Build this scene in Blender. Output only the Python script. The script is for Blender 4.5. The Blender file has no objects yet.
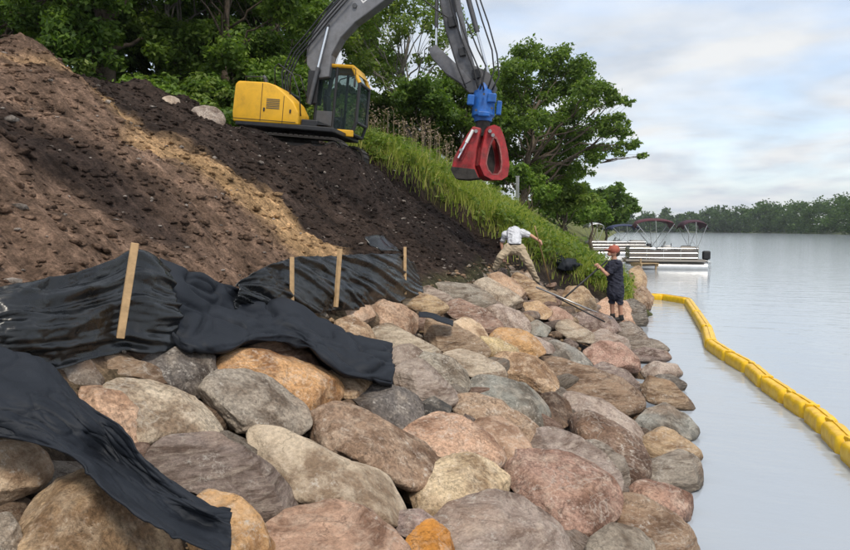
import bpy, bmesh, math, random
import numpy as np
from mathutils import Vector, Matrix

random.seed(7)
RNG = np.random.default_rng(11)
sc = bpy.context.scene
COL = sc.collection

# ------------------------------------------------------------------ camera
CAMH, FOC, HOR = 2.2, 660.0, 230.0          # metres above the water, pixels, horizon row (850x550 photo)
YAW = math.radians(16.5)                    # the shoreline (+Y) runs 16.5 deg to the right of the axis
PITCH = math.atan((275.0 - HOR) / FOC)
FWD = np.array([-math.sin(YAW) * math.cos(PITCH), math.cos(YAW) * math.cos(PITCH), -math.sin(PITCH)])
RGT = np.array([math.cos(YAW), math.sin(YAW), 0.0])
UPV = np.cross(RGT, FWD)
CAMP = np.array([0.0, 0.0, CAMH])
cam_d = bpy.data.cameras.new('camera')
cam = bpy.data.objects.new('camera', cam_d)
COL.objects.link(cam)
cam.matrix_world = Matrix(((RGT[0], UPV[0], -FWD[0], CAMP[0]), (RGT[1], UPV[1], -FWD[1], CAMP[1]),
                           (RGT[2], UPV[2], -FWD[2], CAMP[2]), (0, 0, 0, 1)))
cam_d.sensor_width = 36.0
cam_d.lens = 36.0 * FOC / 850.0
cam_d.clip_start = 0.05
cam_d.clip_end = 12000.0
sc.camera = cam

# ------------------------------------------------------------------ sky, sun, exposure
SUN_EL, SUN_AZ = math.radians(57), math.radians(150)     # azimuth clockwise from +Y
w = bpy.data.worlds.new('World')
sc.world = w
w.use_nodes = True
nt = w.node_tree
nt.nodes.clear()
def wn(t, **k):
    n = nt.nodes.new(t)
    for a, b in k.items(): setattr(n, a, b)
    return n
out = wn('ShaderNodeOutputWorld'); bg = wn('ShaderNodeBackground')
bg.inputs['Strength'].default_value = 0.10
sky = wn('ShaderNodeTexSky', sky_type='NISHITA', sun_disc=False)
sky.sun_elevation = SUN_EL; sky.sun_rotation = SUN_AZ
sky.air_density = 1.0; sky.dust_density = 1.5; sky.ozone_density = 1.0
tc = wn('ShaderNodeTexCoord')
sep = wn('ShaderNodeSeparateXYZ'); nt.links.new(tc.outputs['Generated'], sep.inputs[0])
# cloud deck: project the direction on a flat layer so that clouds flatten towards the horizon
zc = wn('ShaderNodeMath', operation='MAXIMUM'); nt.links.new(sep.outputs['Z'], zc.inputs[0]); zc.inputs[1].default_value = 0.0
za = wn('ShaderNodeMath', operation='ADD'); nt.links.new(zc.outputs[0], za.inputs[0]); za.inputs[1].default_value = 0.16
dx = wn('ShaderNodeMath', operation='DIVIDE'); dy = wn('ShaderNodeMath', operation='DIVIDE')
nt.links.new(sep.outputs['X'], dx.inputs[0]); nt.links.new(za.outputs[0], dx.inputs[1])
nt.links.new(sep.outputs['Y'], dy.inputs[0]); nt.links.new(za.outputs[0], dy.inputs[1])
cmb = wn('ShaderNodeCombineXYZ'); nt.links.new(dx.outputs[0], cmb.inputs[0]); nt.links.new(dy.outputs[0], cmb.inputs[1])
nz = wn('ShaderNodeTexNoise'); nz.inputs['Scale'].default_value = 1.15; nz.inputs['Detail'].default_value = 7
nz.inputs['Roughness'].default_value = 0.55; nz.inputs['Distortion'].default_value = 0.5
nt.links.new(cmb.outputs[0], nz.inputs['Vector'])
nz2 = wn('ShaderNodeTexNoise'); nz2.inputs['Scale'].default_value = 2.3; nz2.inputs['Detail'].default_value = 5
nt.links.new(cmb.outputs[0], nz2.inputs['Vector'])
mr = wn('ShaderNodeMapRange'); mr.inputs['From Min'].default_value = 0.36; mr.inputs['From Max'].default_value = 0.56
nt.links.new(nz.outputs['Fac'], mr.inputs['Value'])
mr.inputs['To Min'].default_value = 0.55; mr.inputs['To Max'].default_value = 1.0
crmp = wn('ShaderNodeValToRGB')
crmp.color_ramp.elements[0].position = 0.35; crmp.color_ramp.elements[0].color = (0.66, 0.73, 0.83, 1)
crmp.color_ramp.elements[1].position = 0.62; crmp.color_ramp.elements[1].color = (0.94, 0.96, 0.975, 1)
nt.links.new(nz2.outputs['Fac'], crmp.inputs['Fac'])
csc = wn('ShaderNodeVectorMath', operation='SCALE'); csc.inputs['Scale'].default_value = 5.3
nt.links.new(crmp.outputs['Color'], csc.inputs[0])
ssc = wn('ShaderNodeVectorMath', operation='SCALE'); ssc.inputs['Scale'].default_value = 1.6
nt.links.new(sky.outputs['Color'], ssc.inputs[0])
mx = wn('ShaderNodeMixRGB'); nt.links.new(mr.outputs['Result'], mx.inputs['Fac'])
nt.links.new(ssc.outputs[0], mx.inputs['Color1']); nt.links.new(csc.outputs[0], mx.inputs['Color2'])
nt.links.new(mx.outputs['Color'], bg.inputs['Color']); nt.links.new(bg.outputs[0], out.inputs[0])

sd = bpy.data.lights.new('sun', 'SUN')
sd.energy = 1.5; sd.angle = math.radians(14); sd.color = (1.0, 0.92, 0.80)
so = bpy.data.objects.new('sun', sd); COL.objects.link(so)
sdir = Vector((math.sin(SUN_AZ) * math.cos(SUN_EL), math.cos(SUN_AZ) * math.cos(SUN_EL), math.sin(SUN_EL)))
so.rotation_euler = sdir.to_track_quat('Z', 'Y').to_euler()
so.location = (-30, -30, 60)
vs = sc.view_settings
vs.view_transform = 'Standard'; vs.look = 'None'; vs.exposure = 0.85; vs.gamma = 1.0; vs.use_curve_mapping = False
sc.render.engine = 'CYCLES'

# ------------------------------------------------------------------ numeric helpers
def ray(px, py):
    return FWD + RGT * ((px - 425.0) / FOC) + UPV * ((275.0 - py) / FOC)
def at_depth(px, py, d):
    return CAMP + ray(px, py) * d
def sstep(a, b, x):
    t = np.clip((x - a) / (b - a), 0, 1)
    return t * t * (3 - 2 * t)
def zrock(X, Y):
    return 0.42 * (0.65 - X)
def shore(Y):                              # X of the waterline; it falls back beyond the work site
    return 0.65 - 2.4 * sstep(21, 35, Y) - 2.0 * sstep(60, 200, Y)
def zbase(X, Y):
    """smooth ground: riprap bed, excavated bank, wooded top, grass bank further along"""
    X = np.asarray(X, float); Y = np.asarray(Y, float)
    s = 0.65 - X
    rock = 0.42 * s
    cut = 1.44 + 0.60 * (-2.75 - X)
    z = np.where(X > -2.75, rock, cut)
    top = 4.85 + 0.03 * np.clip(-8.5 - X, 0, 60)
    k = 0.35
    hh = np.clip(0.5 + 0.5 * (top - z) / k, 0, 1)
    z = top * (1 - hh) + z * hh - k * hh * (1 - hh)
    sh = shore(Y)
    gr = 0.15 + 0.62 * np.maximum(sh - X, -6)
    gtop = 4.75 + 0.02 * np.clip(-6.6 - X, 0, 80)
    hh = np.clip(0.5 + 0.5 * (gtop - gr) / k, 0, 1)
    gr = gtop * (1 - hh) + gr * hh - k * hh * (1 - hh)
    m = sstep(17.0, 18.2, Y + 0.5 * np.sin(X * 1.7) + 0.25 * np.sin(X * 4.1))
    z = z * (1 - m) + gr * m
    return np.maximum(z, -1.6)
def hit(px, py, off=0.0, fn=None):
    """first point along the pixel's ray that meets the ground (raised by off)"""
    fn = fn or zbase
    r = ray(px, py)
    d = np.linspace(1.2, 60, 3000)
    P = CAMP[None] + r[None] * d[:, None]
    below = P[:, 2] < fn(P[:, 0], P[:, 1]) + off
    i = int(np.argmax(below)) if below.any() else len(d) - 1
    return P[i]
def depth_of(p):
    return float(np.dot(np.asarray(p) - CAMP, FWD))
def water_pt(px, py, z=0.0):
    r = ray(px, py)
    return CAMP + r * ((z - CAMH) / r[2])

def _hash(ix, iy, iz):
    n = (ix * 374761393 + iy * 668265263 + iz * 2147483647 + 1013904223) & 0xffffffff
    n = ((n ^ (n >> 13)) * 1274126177) & 0xffffffff
    n = ((n ^ (n >> 16)) * 2246822519) & 0xffffffff
    return ((n ^ (n >> 15)) & 0xffff) / 32767.5 - 1.0
def vnoise(P):
    P = np.asarray(P, float)
    i = np.floor(P).astype(np.int64); f = P - i
    f = f * f * f * (f * (f * 6 - 15) + 10)
    r = 0
    for a in (0, 1):
        wx = f[:, 0] if a else 1 - f[:, 0]
        for b in (0, 1):
            wy = f[:, 1] if b else 1 - f[:, 1]
            for c in (0, 1):
                wz = f[:, 2] if c else 1 - f[:, 2]
                r = r + wx * wy * wz * _hash(i[:, 0] + a, i[:, 1] + b, i[:, 2] + c)
    return r
def fbm(P, oct=4, lac=2.03, gain=0.5):
    s, a, t = 0, 1.0, 0
    P = np.asarray(P, float)
    for o in range(oct):
        s = s + a * vnoise(P + o * 17.3); t += a; a *= gain; P = P * lac
    return s / t

# ------------------------------------------------------------------ object helpers
def mesh_np(name, V, F, smooth=False):
    """V (n,3), F (m,3) or (m,4) numpy -> mesh datablock"""
    V = np.asarray(V, np.float32); F = np.asarray(F, np.int32)
    me = bpy.data.meshes.new(name)
    k = F.shape[1]
    me.vertices.add(len(V)); me.vertices.foreach_set('co', V.ravel())
    me.loops.add(F.size); me.loops.foreach_set('vertex_index', F.ravel())
    me.polygons.add(len(F)); me.polygons.foreach_set('loop_start', np.arange(0, F.size, k, dtype=np.int32))
    me.polygons.foreach_set('loop_total', np.full(len(F), k, np.int32))
    if smooth: me.polygons.foreach_set('use_smooth', np.ones(len(F), bool))
    me.update(calc_edges=True)
    return me
def link(name, me, mat=None, parent=None):
    o = bpy.data.objects.new(name, me); COL.objects.link(o)
    if mat is not None and me is not None and len(me.materials) == 0:
        me.materials.append(mat)
    if parent is not None: o.parent = parent
    return o
def tag(o, label=None, cat=None, group=None, kind=None):
    if label: o['label'] = label
    if cat: o['category'] = cat
    if group: o['group'] = group
    if kind: o['kind'] = kind
    return o
def empty(name, loc=(0, 0, 0), rot=None):
    o = bpy.data.objects.new(name, None); COL.objects.link(o)
    o.location = [float(v) for v in loc]; o.empty_display_size = 0.2
    if rot is not None: o.rotation_euler = rot
    return o
class MB:
    """collects shapes; build() links them as one mesh object"""
    def __init__(s): s.bm = bmesh.new()
    def box(s, c, size, rot=None, bev=0.0, seg=2):
        g = bmesh.ops.create_cube(s.bm, size=1.0)
        vv = g['verts']
        M = Matrix.Translation(Vector(c)) @ (rot.to_4x4() if rot is not None else Matrix()) @ Matrix.Diagonal((*size, 1))
        bmesh.ops.transform(s.bm, matrix=M, verts=vv)
        if bev > 0:
            ee = list({e for v in vv for e in v.link_edges})
            bmesh.ops.bevel(s.bm, geom=ee, offset=bev, segments=seg, affect='EDGES', profile=0.5)
        return s
    def tube(s, pts, rad, n=10, caps=True):
        pts = [Vector([float(c) for c in p]) for p in pts]
        if not hasattr(rad, '__len__'): rad = [rad] * len(pts)
        rings = []; prev = None
        for i, p in enumerate(pts):
            t = (pts[min(i + 1, len(pts) - 1)] - pts[max(i - 1, 0)])
            if t.length < 1e-9: t = Vector((0, 0, 1))
            t.normalize()
            if prev is None:
                a = t.cross(Vector((0, 0, 1)))
                if a.length < 0.05: a = t.cross(Vector((1, 0, 0)))
            else:
                a = prev - t * prev.dot(t)
                if a.length < 1e-6: a = t.orthogonal()
            a.normalize(); prev = a; b = t.cross(a)
            rings.append([s.bm.verts.new(p + (a * math.cos(2 * math.pi * k / n) + b * math.sin(2 * math.pi * k / n)) * rad[i]) for k in range(n)])
        for i in range(len(rings) - 1):
            for k in range(n):
                s.bm.faces.new((rings[i][k], rings[i][(k + 1) % n], rings[i + 1][(k + 1) % n], rings[i + 1][k]))
        if caps:
            s.bm.faces.new(rings[0][::-1]); s.bm.faces.new(rings[-1])
        return s
    def prism(s, prof, y0, y1, holes=None, bev=0.0):
        """profile in x,z extruded along y"""
        a = [s.bm.verts.new((p[0], y0, p[1])) for p in prof]
        b = [s.bm.verts.new((p[0], y1, p[1])) for p in prof]
        n = len(prof); fs = []
        fs.append(s.bm.faces.new(a[::-1])); fs.append(s.bm.faces.new(b))
        for i in range(n): fs.append(s.bm.faces.new((a[i], a[(i + 1) % n], b[(i + 1) % n], b[i])))
        bmesh.ops.recalc_face_normals(s.bm, faces=fs)
        if bev > 0:
            ee = list({e for f in fs for e in f.edges})
            bmesh.ops.bevel(s.bm, geom=ee, offset=bev, segments=3, affect='EDGES', profile=0.5)
        return s
    def ring(s, outer, inner, y0, y1):
        """plate with a hole: two outlines of equal count in x,z"""
        n = len(outer)
        o0 = [s.bm.verts.new((p[0], y0, p[1])) for p in outer]; o1 = [s.bm.verts.new((p[0], y1, p[1])) for p in outer]
        i0 = [s.bm.verts.new((p[0], y0, p[1])) for p in inner]; i1 = [s.bm.verts.new((p[0], y1, p[1])) for p in inner]
        fs = []
        for k in range(n):
            j = (k + 1) % n
            fs += [s.bm.faces.new((o0[k], o0[j], i0[j], i0[k])), s.bm.faces.new((o1[j], o1[k], i1[k], i1[j])),
                   s.bm.faces.new((o0[j], o0[k], o1[k], o1[j])), s.bm.faces.new((i0[k], i0[j], i1[j], i1[k]))]
        bmesh.ops.recalc_face_normals(s.bm, faces=fs)
        return s
    def ball(s, c, r, sub=3, sc_=(1, 1, 1)):
        g = bmesh.ops.create_icosphere(s.bm, subdivisions=sub, radius=1.0)
        bmesh.ops.transform(s.bm, matrix=Matrix.Translation(Vector([float(v) for v in c])) @ Matrix.Diagonal((r * sc_[0], r * sc_[1], r * sc_[2], 1)), verts=g['verts'])
        return s
    def build(s, name, mat, parent=None, smooth=False, autos=None):
        me = bpy.data.meshes.new(name)
        s.bm.to_mesh(me); s.bm.free()
        if smooth or autos:
            me.polygons.foreach_set('use_smooth', np.ones(len(me.polygons), bool))
            if autos:
                try: me.set_sharp_from_angle(angle=math.radians(autos))
                except Exception: pass
        return link(name, me, mat, parent)

# ------------------------------------------------------------------ materials
def newmat(name):
    m = bpy.data.materials.new(name); m.use_nodes = True
    n = m.node_tree.nodes; p = n['Principled BSDF']
    return m, m.node_tree, p
def N(t, typ, **k):
    n = t.nodes.new(typ)
    for a, b in k.items():
        if a in n.inputs: n.inputs[a].default_value = b
        else: setattr(n, a, b)
    return n
def noise_n(t, vec, scale, detail=4, rough=0.55, dist=0.0):
    n = N(t, 'ShaderNodeTexNoise', Scale=scale, Detail=detail, Roughness=rough, Distortion=dist)
    if vec is not None: t.links.new(vec, n.inputs['Vector'])
    return n
def ramp(t, fac, stops):
    r = t.nodes.new('ShaderNodeValToRGB')
    e = r.color_ramp.elements
    while len(e) < len(stops): e.new(0.5)
    for k, (p, c) in enumerate(stops):
        e[k].position = p
        e[k].color = (*c, 1) if hasattr(c, '__len__') else (c, c, c, 1)
    t.links.new(fac, r.inputs['Fac'])
    return r
def mixc(t, fac, a, b, mode='MIX'):
    m = t.nodes.new('ShaderNodeMixRGB'); m.blend_type = mode
    for s, v in (('Fac', fac), ('Color1', a), ('Color2', b)):
        if hasattr(v, 'is_linked') or hasattr(v, 'links'): t.links.new(v, m.inputs[s])
        elif hasattr(v, '__len__'): m.inputs[s].default_value = (*v, 1)
        elif s == 'Fac': m.inputs[s].default_value = v
        else: m.inputs[s].default_value = (v, v, v, 1)
    return m.outputs['Color']
def bump(t, p, h, strength, dist, prev=None):
    b = N(t, 'ShaderNodeBump', Strength=strength, Distance=dist)
    t.links.new(h, b.inputs['Height'])
    if prev is not None: t.links.new(prev, b.inputs['Normal'])
    t.links.new(b.outputs['Normal'], p.inputs['Normal'])
    return b.outputs['Normal']
def simple(name, col, rough=0.6, metal=0.0, var=0.25, scale=6.0, bmp=0.0, spec=0.5):
    m, t, p = newmat(name)
    tcn = N(t, 'ShaderNodeTexCoord')
    n = noise_n(t, tcn.outputs['Object'], scale, 5, 0.6)
    c = [x * (1 - var) for x in col]; c2 = [min(1, x * (1 + var)) for x in col]
    r = ramp(t, n.outputs['Fac'], [(0.3, c), (0.7, c2)])
    t.links.new(r.outputs['Color'], p.inputs['Base Color'])
    p.inputs['Roughness'].default_value = rough; p.inputs['Metallic'].default_value = metal
    p.inputs['Specular IOR Level'].default_value = spec
    if bmp > 0:
        n2 = noise_n(t, tcn.outputs['Object'], scale * 5, 6, 0.65)
        bump(t, p, n2.outputs['Fac'], bmp, 0.02)
    return m
def grimy(m, amount=0.5, mud=(0.10, 0.075, 0.055)):
    t = m.node_tree; p = t.nodes['Principled BSDF']; src = p.inputs['Base Color'].links[0].from_socket
    tcn = N(t, 'ShaderNodeTexCoord'); a = noise_n(t, tcn.outputs['Object'], 1.8, 8, 0.72, 0.6); b = noise_n(t, tcn.outputs['Object'], 24, 5, 0.75)
    f = ramp(t, a.outputs['Fac'], [(0.46, 0.06), (0.72, amount)]); g = ramp(t, b.outputs['Fac'], [(0.40, 0.35), (0.62, 1.0)])
    fac = mixc(t, 1.0, f.outputs['Color'], g.outputs['Color'], 'MULTIPLY')
    t.links.new(mixc(t, fac, src, mud), p.inputs['Base Color'])
    rr = ramp(t, a.outputs['Fac'], [(0.4, p.inputs['Roughness'].default_value), (0.7, 0.8)]); t.links.new(rr.outputs['Color'], p.inputs['Roughness'])
    return m
def rock_mat(name, layered=0.0, speck=0.5):
    """colour comes from the object's own colour; noise adds mottling, grain, mud, wet foot"""
    m, t, p = newmat(name)
    oi = N(t, 'ShaderNodeObjectInfo'); tcn = N(t, 'ShaderNodeTexCoord'); geo = N(t, 'ShaderNodeNewGeometry')
    off = N(t, 'ShaderNodeVectorMath', operation='SCALE'); off.inputs[0].default_value = (31, 57, 83)
    t.links.new(oi.outputs['Random'], off.inputs['Scale'])
    v = N(t, 'ShaderNodeVectorMath', operation='ADD')
    t.links.new(tcn.outputs['Object'], v.inputs[0]); t.links.new(off.outputs[0], v.inputs[1])
    vec = v.outputs[0]
    if layered:
        mp = N(t, 'ShaderNodeMapping'); mp.inputs['Scale'].default_value = (1.0, 1.0, 5.5)
        mp.inputs['Rotation'].default_value = (0.5, 0.75, 0.2)
        t.links.new(vec, mp.inputs['Vector']); lv = mp.outputs[0]
    else: lv = vec
    big = noise_n(t, lv, 2.6, 6, 0.62, 0.6)
    mid = noise_n(t, lv, 9.0, 6, 0.65, 0.3)
    fin = noise_n(t, vec, 42.0, 6, 0.8)
    base = oi.outputs['Color']
    dark = mixc(t, 1.0, base, (0.42, 0.36, 0.32), 'MULTIPLY')
    lite = mixc(t, 0.42, base, (0.66, 0.55, 0.43))
    warm = mixc(t, 0.6, base, (0.46, 0.26, 0.14))
    f1 = ramp(t, big.outputs['Fac'], [(0.40, 0), (0.56, 1)])
    c = mixc(t, f1.outputs['Color'], dark, base)
    f2 = ramp(t, mid.outputs['Fac'], [(0.48, 0), (0.68, 0.75)])
    c = mixc(t, f2.outputs['Color'], c, lite)
    wn_ = noise_n(t, vec, 1.7, 3, 0.5)
    f3 = ramp(t, wn_.outputs['Fac'], [(0.55, 0), (0.72, 0.55)])
    c = mixc(t, f3.outputs['Color'], c, warm)
    f4 = ramp(t, fin.outputs['Fac'], [(0.34, 0.22), (0.50, 1.0), (0.66, 1.75)])
    c = mixc(t, speck, c, mixc(t, 1.0, c, f4.outputs['Color'], 'MULTIPLY'))
    # pale lichen / mineral crust flecks
    vo = noise_n(t, vec, 21.0, 6, 0.8, 0.1)
    msk = noise_n(t, vec, 3.0, 4, 0.6)
    a = ramp(t, vo.outputs['Fac'], [(0.54, 0), (0.66, 1)])
    b = ramp(t, msk.outputs['Fac'], [(0.47, 0), (0.60, 0.85)])
    c = mixc(t, mixc(t, 1.0, a.outputs['Color'], b.outputs['Color'], 'MULTIPLY'), c, (0.62, 0.57, 0.50))
    # pale veins
    vm = N(t, 'ShaderNodeMapping'); vm.inputs['Rotation'].default_value = (0.3, 0.9, 0.6); vm.inputs['Scale'].default_value = (1, 1, 2.6)
    t.links.new(vec, vm.inputs['Vector'])
    vn = noise_n(t, vm.outputs[0], 2.2, 5, 0.55, 0.5)
    vl = ramp(t, vn.outputs['Fac'], [(0.488, 0), (0.50, 0.4), (0.512, 0)])
    vk = ramp(t, oi.outputs['Random'], [(0.62, 0), (0.75, 0.7)])
    c = mixc(t, mixc(t, 1.0, vl.outputs['Color'], vk.outputs['Color'], 'MULTIPLY'), c, (0.68, 0.62, 0.54))
    # dark cracks and pits
    ck = N(t, 'ShaderNodeTexVoronoi', Scale=3.2, feature='DISTANCE_TO_EDGE'); 
    dv = N(t, 'ShaderNodeVectorMath', operation='MULTIPLY_ADD'); dv.inputs[1].default_value = (0.35, 0.35, 0.35)
    t.links.new(mid.outputs['Color'], dv.inputs[0]); t.links.new(lv, dv.inputs[2])
    t.links.new(dv.outputs[0], ck.inputs['Vector'])
    cf = ramp(t, ck.outputs['Distance'], [(0.0, 0.35), (0.03, 1.0)])
    ckm = ramp(t, big.outputs['Fac'], [(0.46, 0.0), (0.6, 0.75)])
    c = mixc(t, ckm.outputs['Color'], c, mixc(t, 1.0, c, cf.outputs['Color'], 'MULTIPLY'))
    # wet, algae-dark foot at the waterline
    sp = N(t, 'ShaderNodeSeparateXYZ'); t.links.new(geo.outputs['Position'], sp.inputs[0])
    zn = N(t, 'ShaderNodeMath', operation='MULTIPLY_ADD'); zn.inputs[1].default_value = 0.22
    t.links.new(mid.outputs['Fac'], zn.inputs[0]); t.links.new(sp.outputs['Z'], zn.inputs[2])
    wet = ramp(t, zn.outputs[0], [(0.12, 1), (0.22, 0)])
    c = mixc(t, wet.outputs['Color'], c, mixc(t, 1.0, c, (0.36, 0.35, 0.33), 'MULTIPLY'))
    t.links.new(c, p.inputs['Base Color'])
    rr = ramp(t, wet.outputs['Color'], [(0, 0.82), (1, 0.35)])
    t.links.new(rr.outputs['Color'], p.inputs['Roughness'])
    p.inputs['Specular IOR Level'].default_value = 0.35
    nrm = bump(t, p, mid.outputs['Fac'], 0.8, 0.07)
    nrm = bump(t, p, cf.outputs['Color'], 0.4, 0.012, nrm)
    bump(t, p, fin.outputs['Fac'], 0.75, 0.016, nrm)
    return m
M_GRAN = rock_mat('rock_granite', 0, 0.65)
M_LAYER = rock_mat('rock_layered', 1, 0.35)
M_SMOOTH = rock_mat('rock_smooth', 0, 0.35)

def soil_mat():
    m, t, p = newmat('soil')
    at = N(t, 'ShaderNodeAttribute', attribute_name='soil')
    tcn = N(t, 'ShaderNodeTexCoord'); v = tcn.outputs['Object']
    a = noise_n(t, v, 1.3, 8, 0.68, 0.4); b = noise_n(t, v, 9.0, 8, 0.75); cfin = noise_n(t, v, 45.0, 5, 0.8)
    c = mixc(t, 1.0, at.outputs['Color'], ramp(t, a.outputs['Fac'], [(0.3, 0.6), (0.7, 1.45)]).outputs['Color'], 'MULTIPLY')
    c = mixc(t, 1.0, c, ramp(t, b.outputs['Fac'], [(0.32, 0.45), (0.5, 1.0), (0.70, 1.7)]).outputs['Color'], 'MULTIPLY')
    c = mixc(t, 0.8, c, mixc(t, 1.0, c, ramp(t, cfin.outputs['Fac'], [(0.35, 0.5), (0.65, 1.6)]).outputs['Color'], 'MULTIPLY'))
    mp = N(t, 'ShaderNodeMapping'); mp.inputs['Scale'].default_value = (0.8, 4.2, 0.8); mp.inputs['Rotation'].default_value = (0, 0, 0.22); t.links.new(v, mp.inputs['Vector'])
    stn = noise_n(t, mp.outputs[0], 1.6, 6, 0.7, 0.3)
    c = mixc(t, 1.0, c, ramp(t, stn.outputs['Fac'], [(0.34, 0.55), (0.5, 1.0), (0.68, 1.7)]).outputs['Color'], 'MULTIPLY')
    t.links.new(c, p.inputs['Base Color'])
    p.inputs['Roughness'].default_value = 0.95; p.inputs['Specular IOR Level'].default_value = 0.15
    n1 = bump(t, p, b.outputs['Fac'], 0.9, 0.12)
    bump(t, p, cfin.outputs['Fac'], 0.8, 0.03, n1)
    return m
M_SOIL = soil_mat()

def leaf_mat(name, c1, c2, c3=None, trans=0.45):
    m, t, p = newmat(name)
    g = N(t, 'ShaderNodeNewGeometry'); oi = N(t, 'ShaderNodeObjectInfo')
    r = ramp(t, g.outputs['Random Per Island'], [(0.0, c1), (0.6, c2), (1.0, c3 or c2)])
    h = N(t, 'ShaderNodeHueSaturation'); t.links.new(r.outputs['Color'], h.inputs['Color'])
    vv = N(t, 'ShaderNodeMapRange'); vv.inputs['To Min'].default_value = 0.82; vv.inputs['To Max'].default_value = 1.18
    t.links.new(oi.outputs['Random'], vv.inputs['Value']); t.links.new(vv.outputs['Result'], h.inputs['Value'])
    t.links.new(h.outputs['Color'], p.inputs['Base Color'])
    p.inputs['Roughness'].default_value = 0.55; p.inputs['Specular IOR Level'].default_value = 0.3
    tr = N(t, 'ShaderNodeBsdfTranslucent')
    y = mixc(t, 1.0, h.outputs['Color'], (1.25, 1.35, 0.6), 'MULTIPLY'); t.links.new(y, tr.inputs['Color'])
    mxs = N(t, 'ShaderNodeMixShader', Fac=trans)
    t.links.new(p.outputs[0], mxs.inputs[1]); t.links.new(tr.outputs[0], mxs.inputs[2])
    t.links.new(mxs.outputs[0], t.nodes['Material Output'].inputs['Surface'])
    return m
M_LEAF = leaf_mat('leaf_mid', (0.075, 0.135, 0.024), (0.145, 0.23, 0.038), (0.23, 0.31, 0.065))
M_LEAFD = leaf_mat('leaf_dark', (0.06, 0.115, 0.022), (0.11, 0.19, 0.032), (0.18, 0.265, 0.05))
M_LEAFP = leaf_mat('leaf_pale', (0.10, 0.165, 0.036), (0.18, 0.255, 0.056), (0.27, 0.33, 0.085))
M_LEAFF = leaf_mat('leaf_far', (0.04, 0.085, 0.022), (0.07, 0.13, 0.03), (0.11, 0.18, 0.04))
M_GRASS = leaf_mat('grass_blade', (0.16, 0.225, 0.035), (0.32, 0.38, 0.06), (0.55, 0.50, 0.18), 0.45)
M_PLUME = leaf_mat('weed_plume', (0.26, 0.19, 0.15), (0.34, 0.25, 0.20), (0.40, 0.32, 0.25), 0.3)
M_BARK = simple('bark', (0.11, 0.085, 0.065), 0.9, 0, 0.45, 9, 0.6, 0.2)
M_BARKP = simple('bark_pale', (0.22, 0.20, 0.17), 0.9, 0, 0.4, 9, 0.5, 0.2)

def water_mat():
    m, t, p = newmat('water')
    tcn = N(t, 'ShaderNodeTexCoord')
    mp = N(t, 'ShaderNodeMapping'); mp.inputs['Scale'].default_value = (0.55, 1.6, 1)
    mp.inputs['Rotation'].default_value = (0, 0, -YAW)
    mp.inputs['Rotation'].default_value = (0, 0, math.radians(16))
    t.links.new(tcn.outputs['Object'], mp.inputs['Vector'])
    a = noise_n(t, mp.outputs[0], 1.1, 4, 0.55, 0.4); b = noise_n(t, mp.outputs[0], 5.0, 3, 0.5)
    n1 = bump(t, p, a.outputs['Fac'], 0.20, 0.09)
    bump(t, p, b.outputs['Fac'], 0.22, 0.02, n1)
    p.inputs['Base Color'].default_value = (0.38, 0.415, 0.455, 1)     # pale sky reflection put into the base colour, over a silty tone
    p.inputs['Roughness'].default_value = 0.10
    p.inputs['IOR'].default_value = 1.5
    return m
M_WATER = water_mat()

M_YEL = simple('excavator_yellow', (0.78, 0.42, 0.012), 0.38, 0, 0.10, 3)
M_DGREY = simple('excavator_grey', (0.085, 0.09, 0.10), 0.45, 0.1, 0.25, 5)
M_BOOMG = simple('boom_grey', (0.21, 0.215, 0.23), 0.42, 0.1, 0.2, 4)
M_BLACK = simple('black_paint', (0.018, 0.018, 0.02), 0.5, 0, 0.3, 8)
M_RUBBER = simple('muddy_steel', (0.035, 0.03, 0.026), 0.8, 0.0, 0.5, 7, 0.5)
M_CHROME = simple('cylinder_chrome', (0.75, 0.76, 0.78), 0.18, 1.0, 0.05, 5)
M_STEEL = simple('bare_steel', (0.42, 0.41, 0.40), 0.35, 0.9, 0.2, 12)
M_RED = simple('grapple_red', (0.33, 0.016, 0.02), 0.45, 0, 0.45, 6, 0.2)
M_WORN = simple('worn_red_steel', (0.30, 0.10, 0.09), 0.5, 0.3, 0.5, 14, 0.3)
M_BLUE = simple('rotator_blue', (0.012, 0.115, 0.42), 0.4, 0, 0.3, 7)
M_STICK = simple('stick_grey', (0.115, 0.12, 0.135), 0.45, 0.1, 0.3, 6)
for m_ in (M_YEL, M_BOOMG, M_DGREY, M_STICK): grimy(m_, 0.45)
grimy(M_RED, 0.75, (0.12, 0.09, 0.08)); grimy(M_BLUE, 0.5, (0.03, 0.04, 0.07))
M_WHITE = simple('white_paint', (0.75, 0.75, 0.74), 0.5, 0, 0.06, 6)
def glass_mat():
    m, t, p = newmat('cab_glass')
    p.inputs['Base Color'].default_value = (0.05, 0.07, 0.075, 1)
    p.inputs['Roughness'].default_value = 0.04; p.inputs['IOR'].default_value = 1.5
    tr = N(t, 'ShaderNodeBsdfTransparent'); tr.inputs['Color'].default_value = (0.78, 0.84, 0.82, 1)
    fr = N(t, 'ShaderNodeMixShader', Fac=0.14)
    t.links.new(tr.outputs[0], fr.inputs[1]); t.links.new(p.outputs[0], fr.inputs[2])
    t.links.new(fr.outputs[0], t.nodes['Material Output'].inputs['Surface'])
    return m
M_GLASS = glass_mat()
M_WOOD = simple('stake_wood', (0.50, 0.33, 0.17), 0.75, 0, 0.25, 14, 0.3)
M_DOCK = simple('dock_wood', (0.42, 0.30, 0.17), 0.8, 0, 0.25, 5, 0.3)
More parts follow.
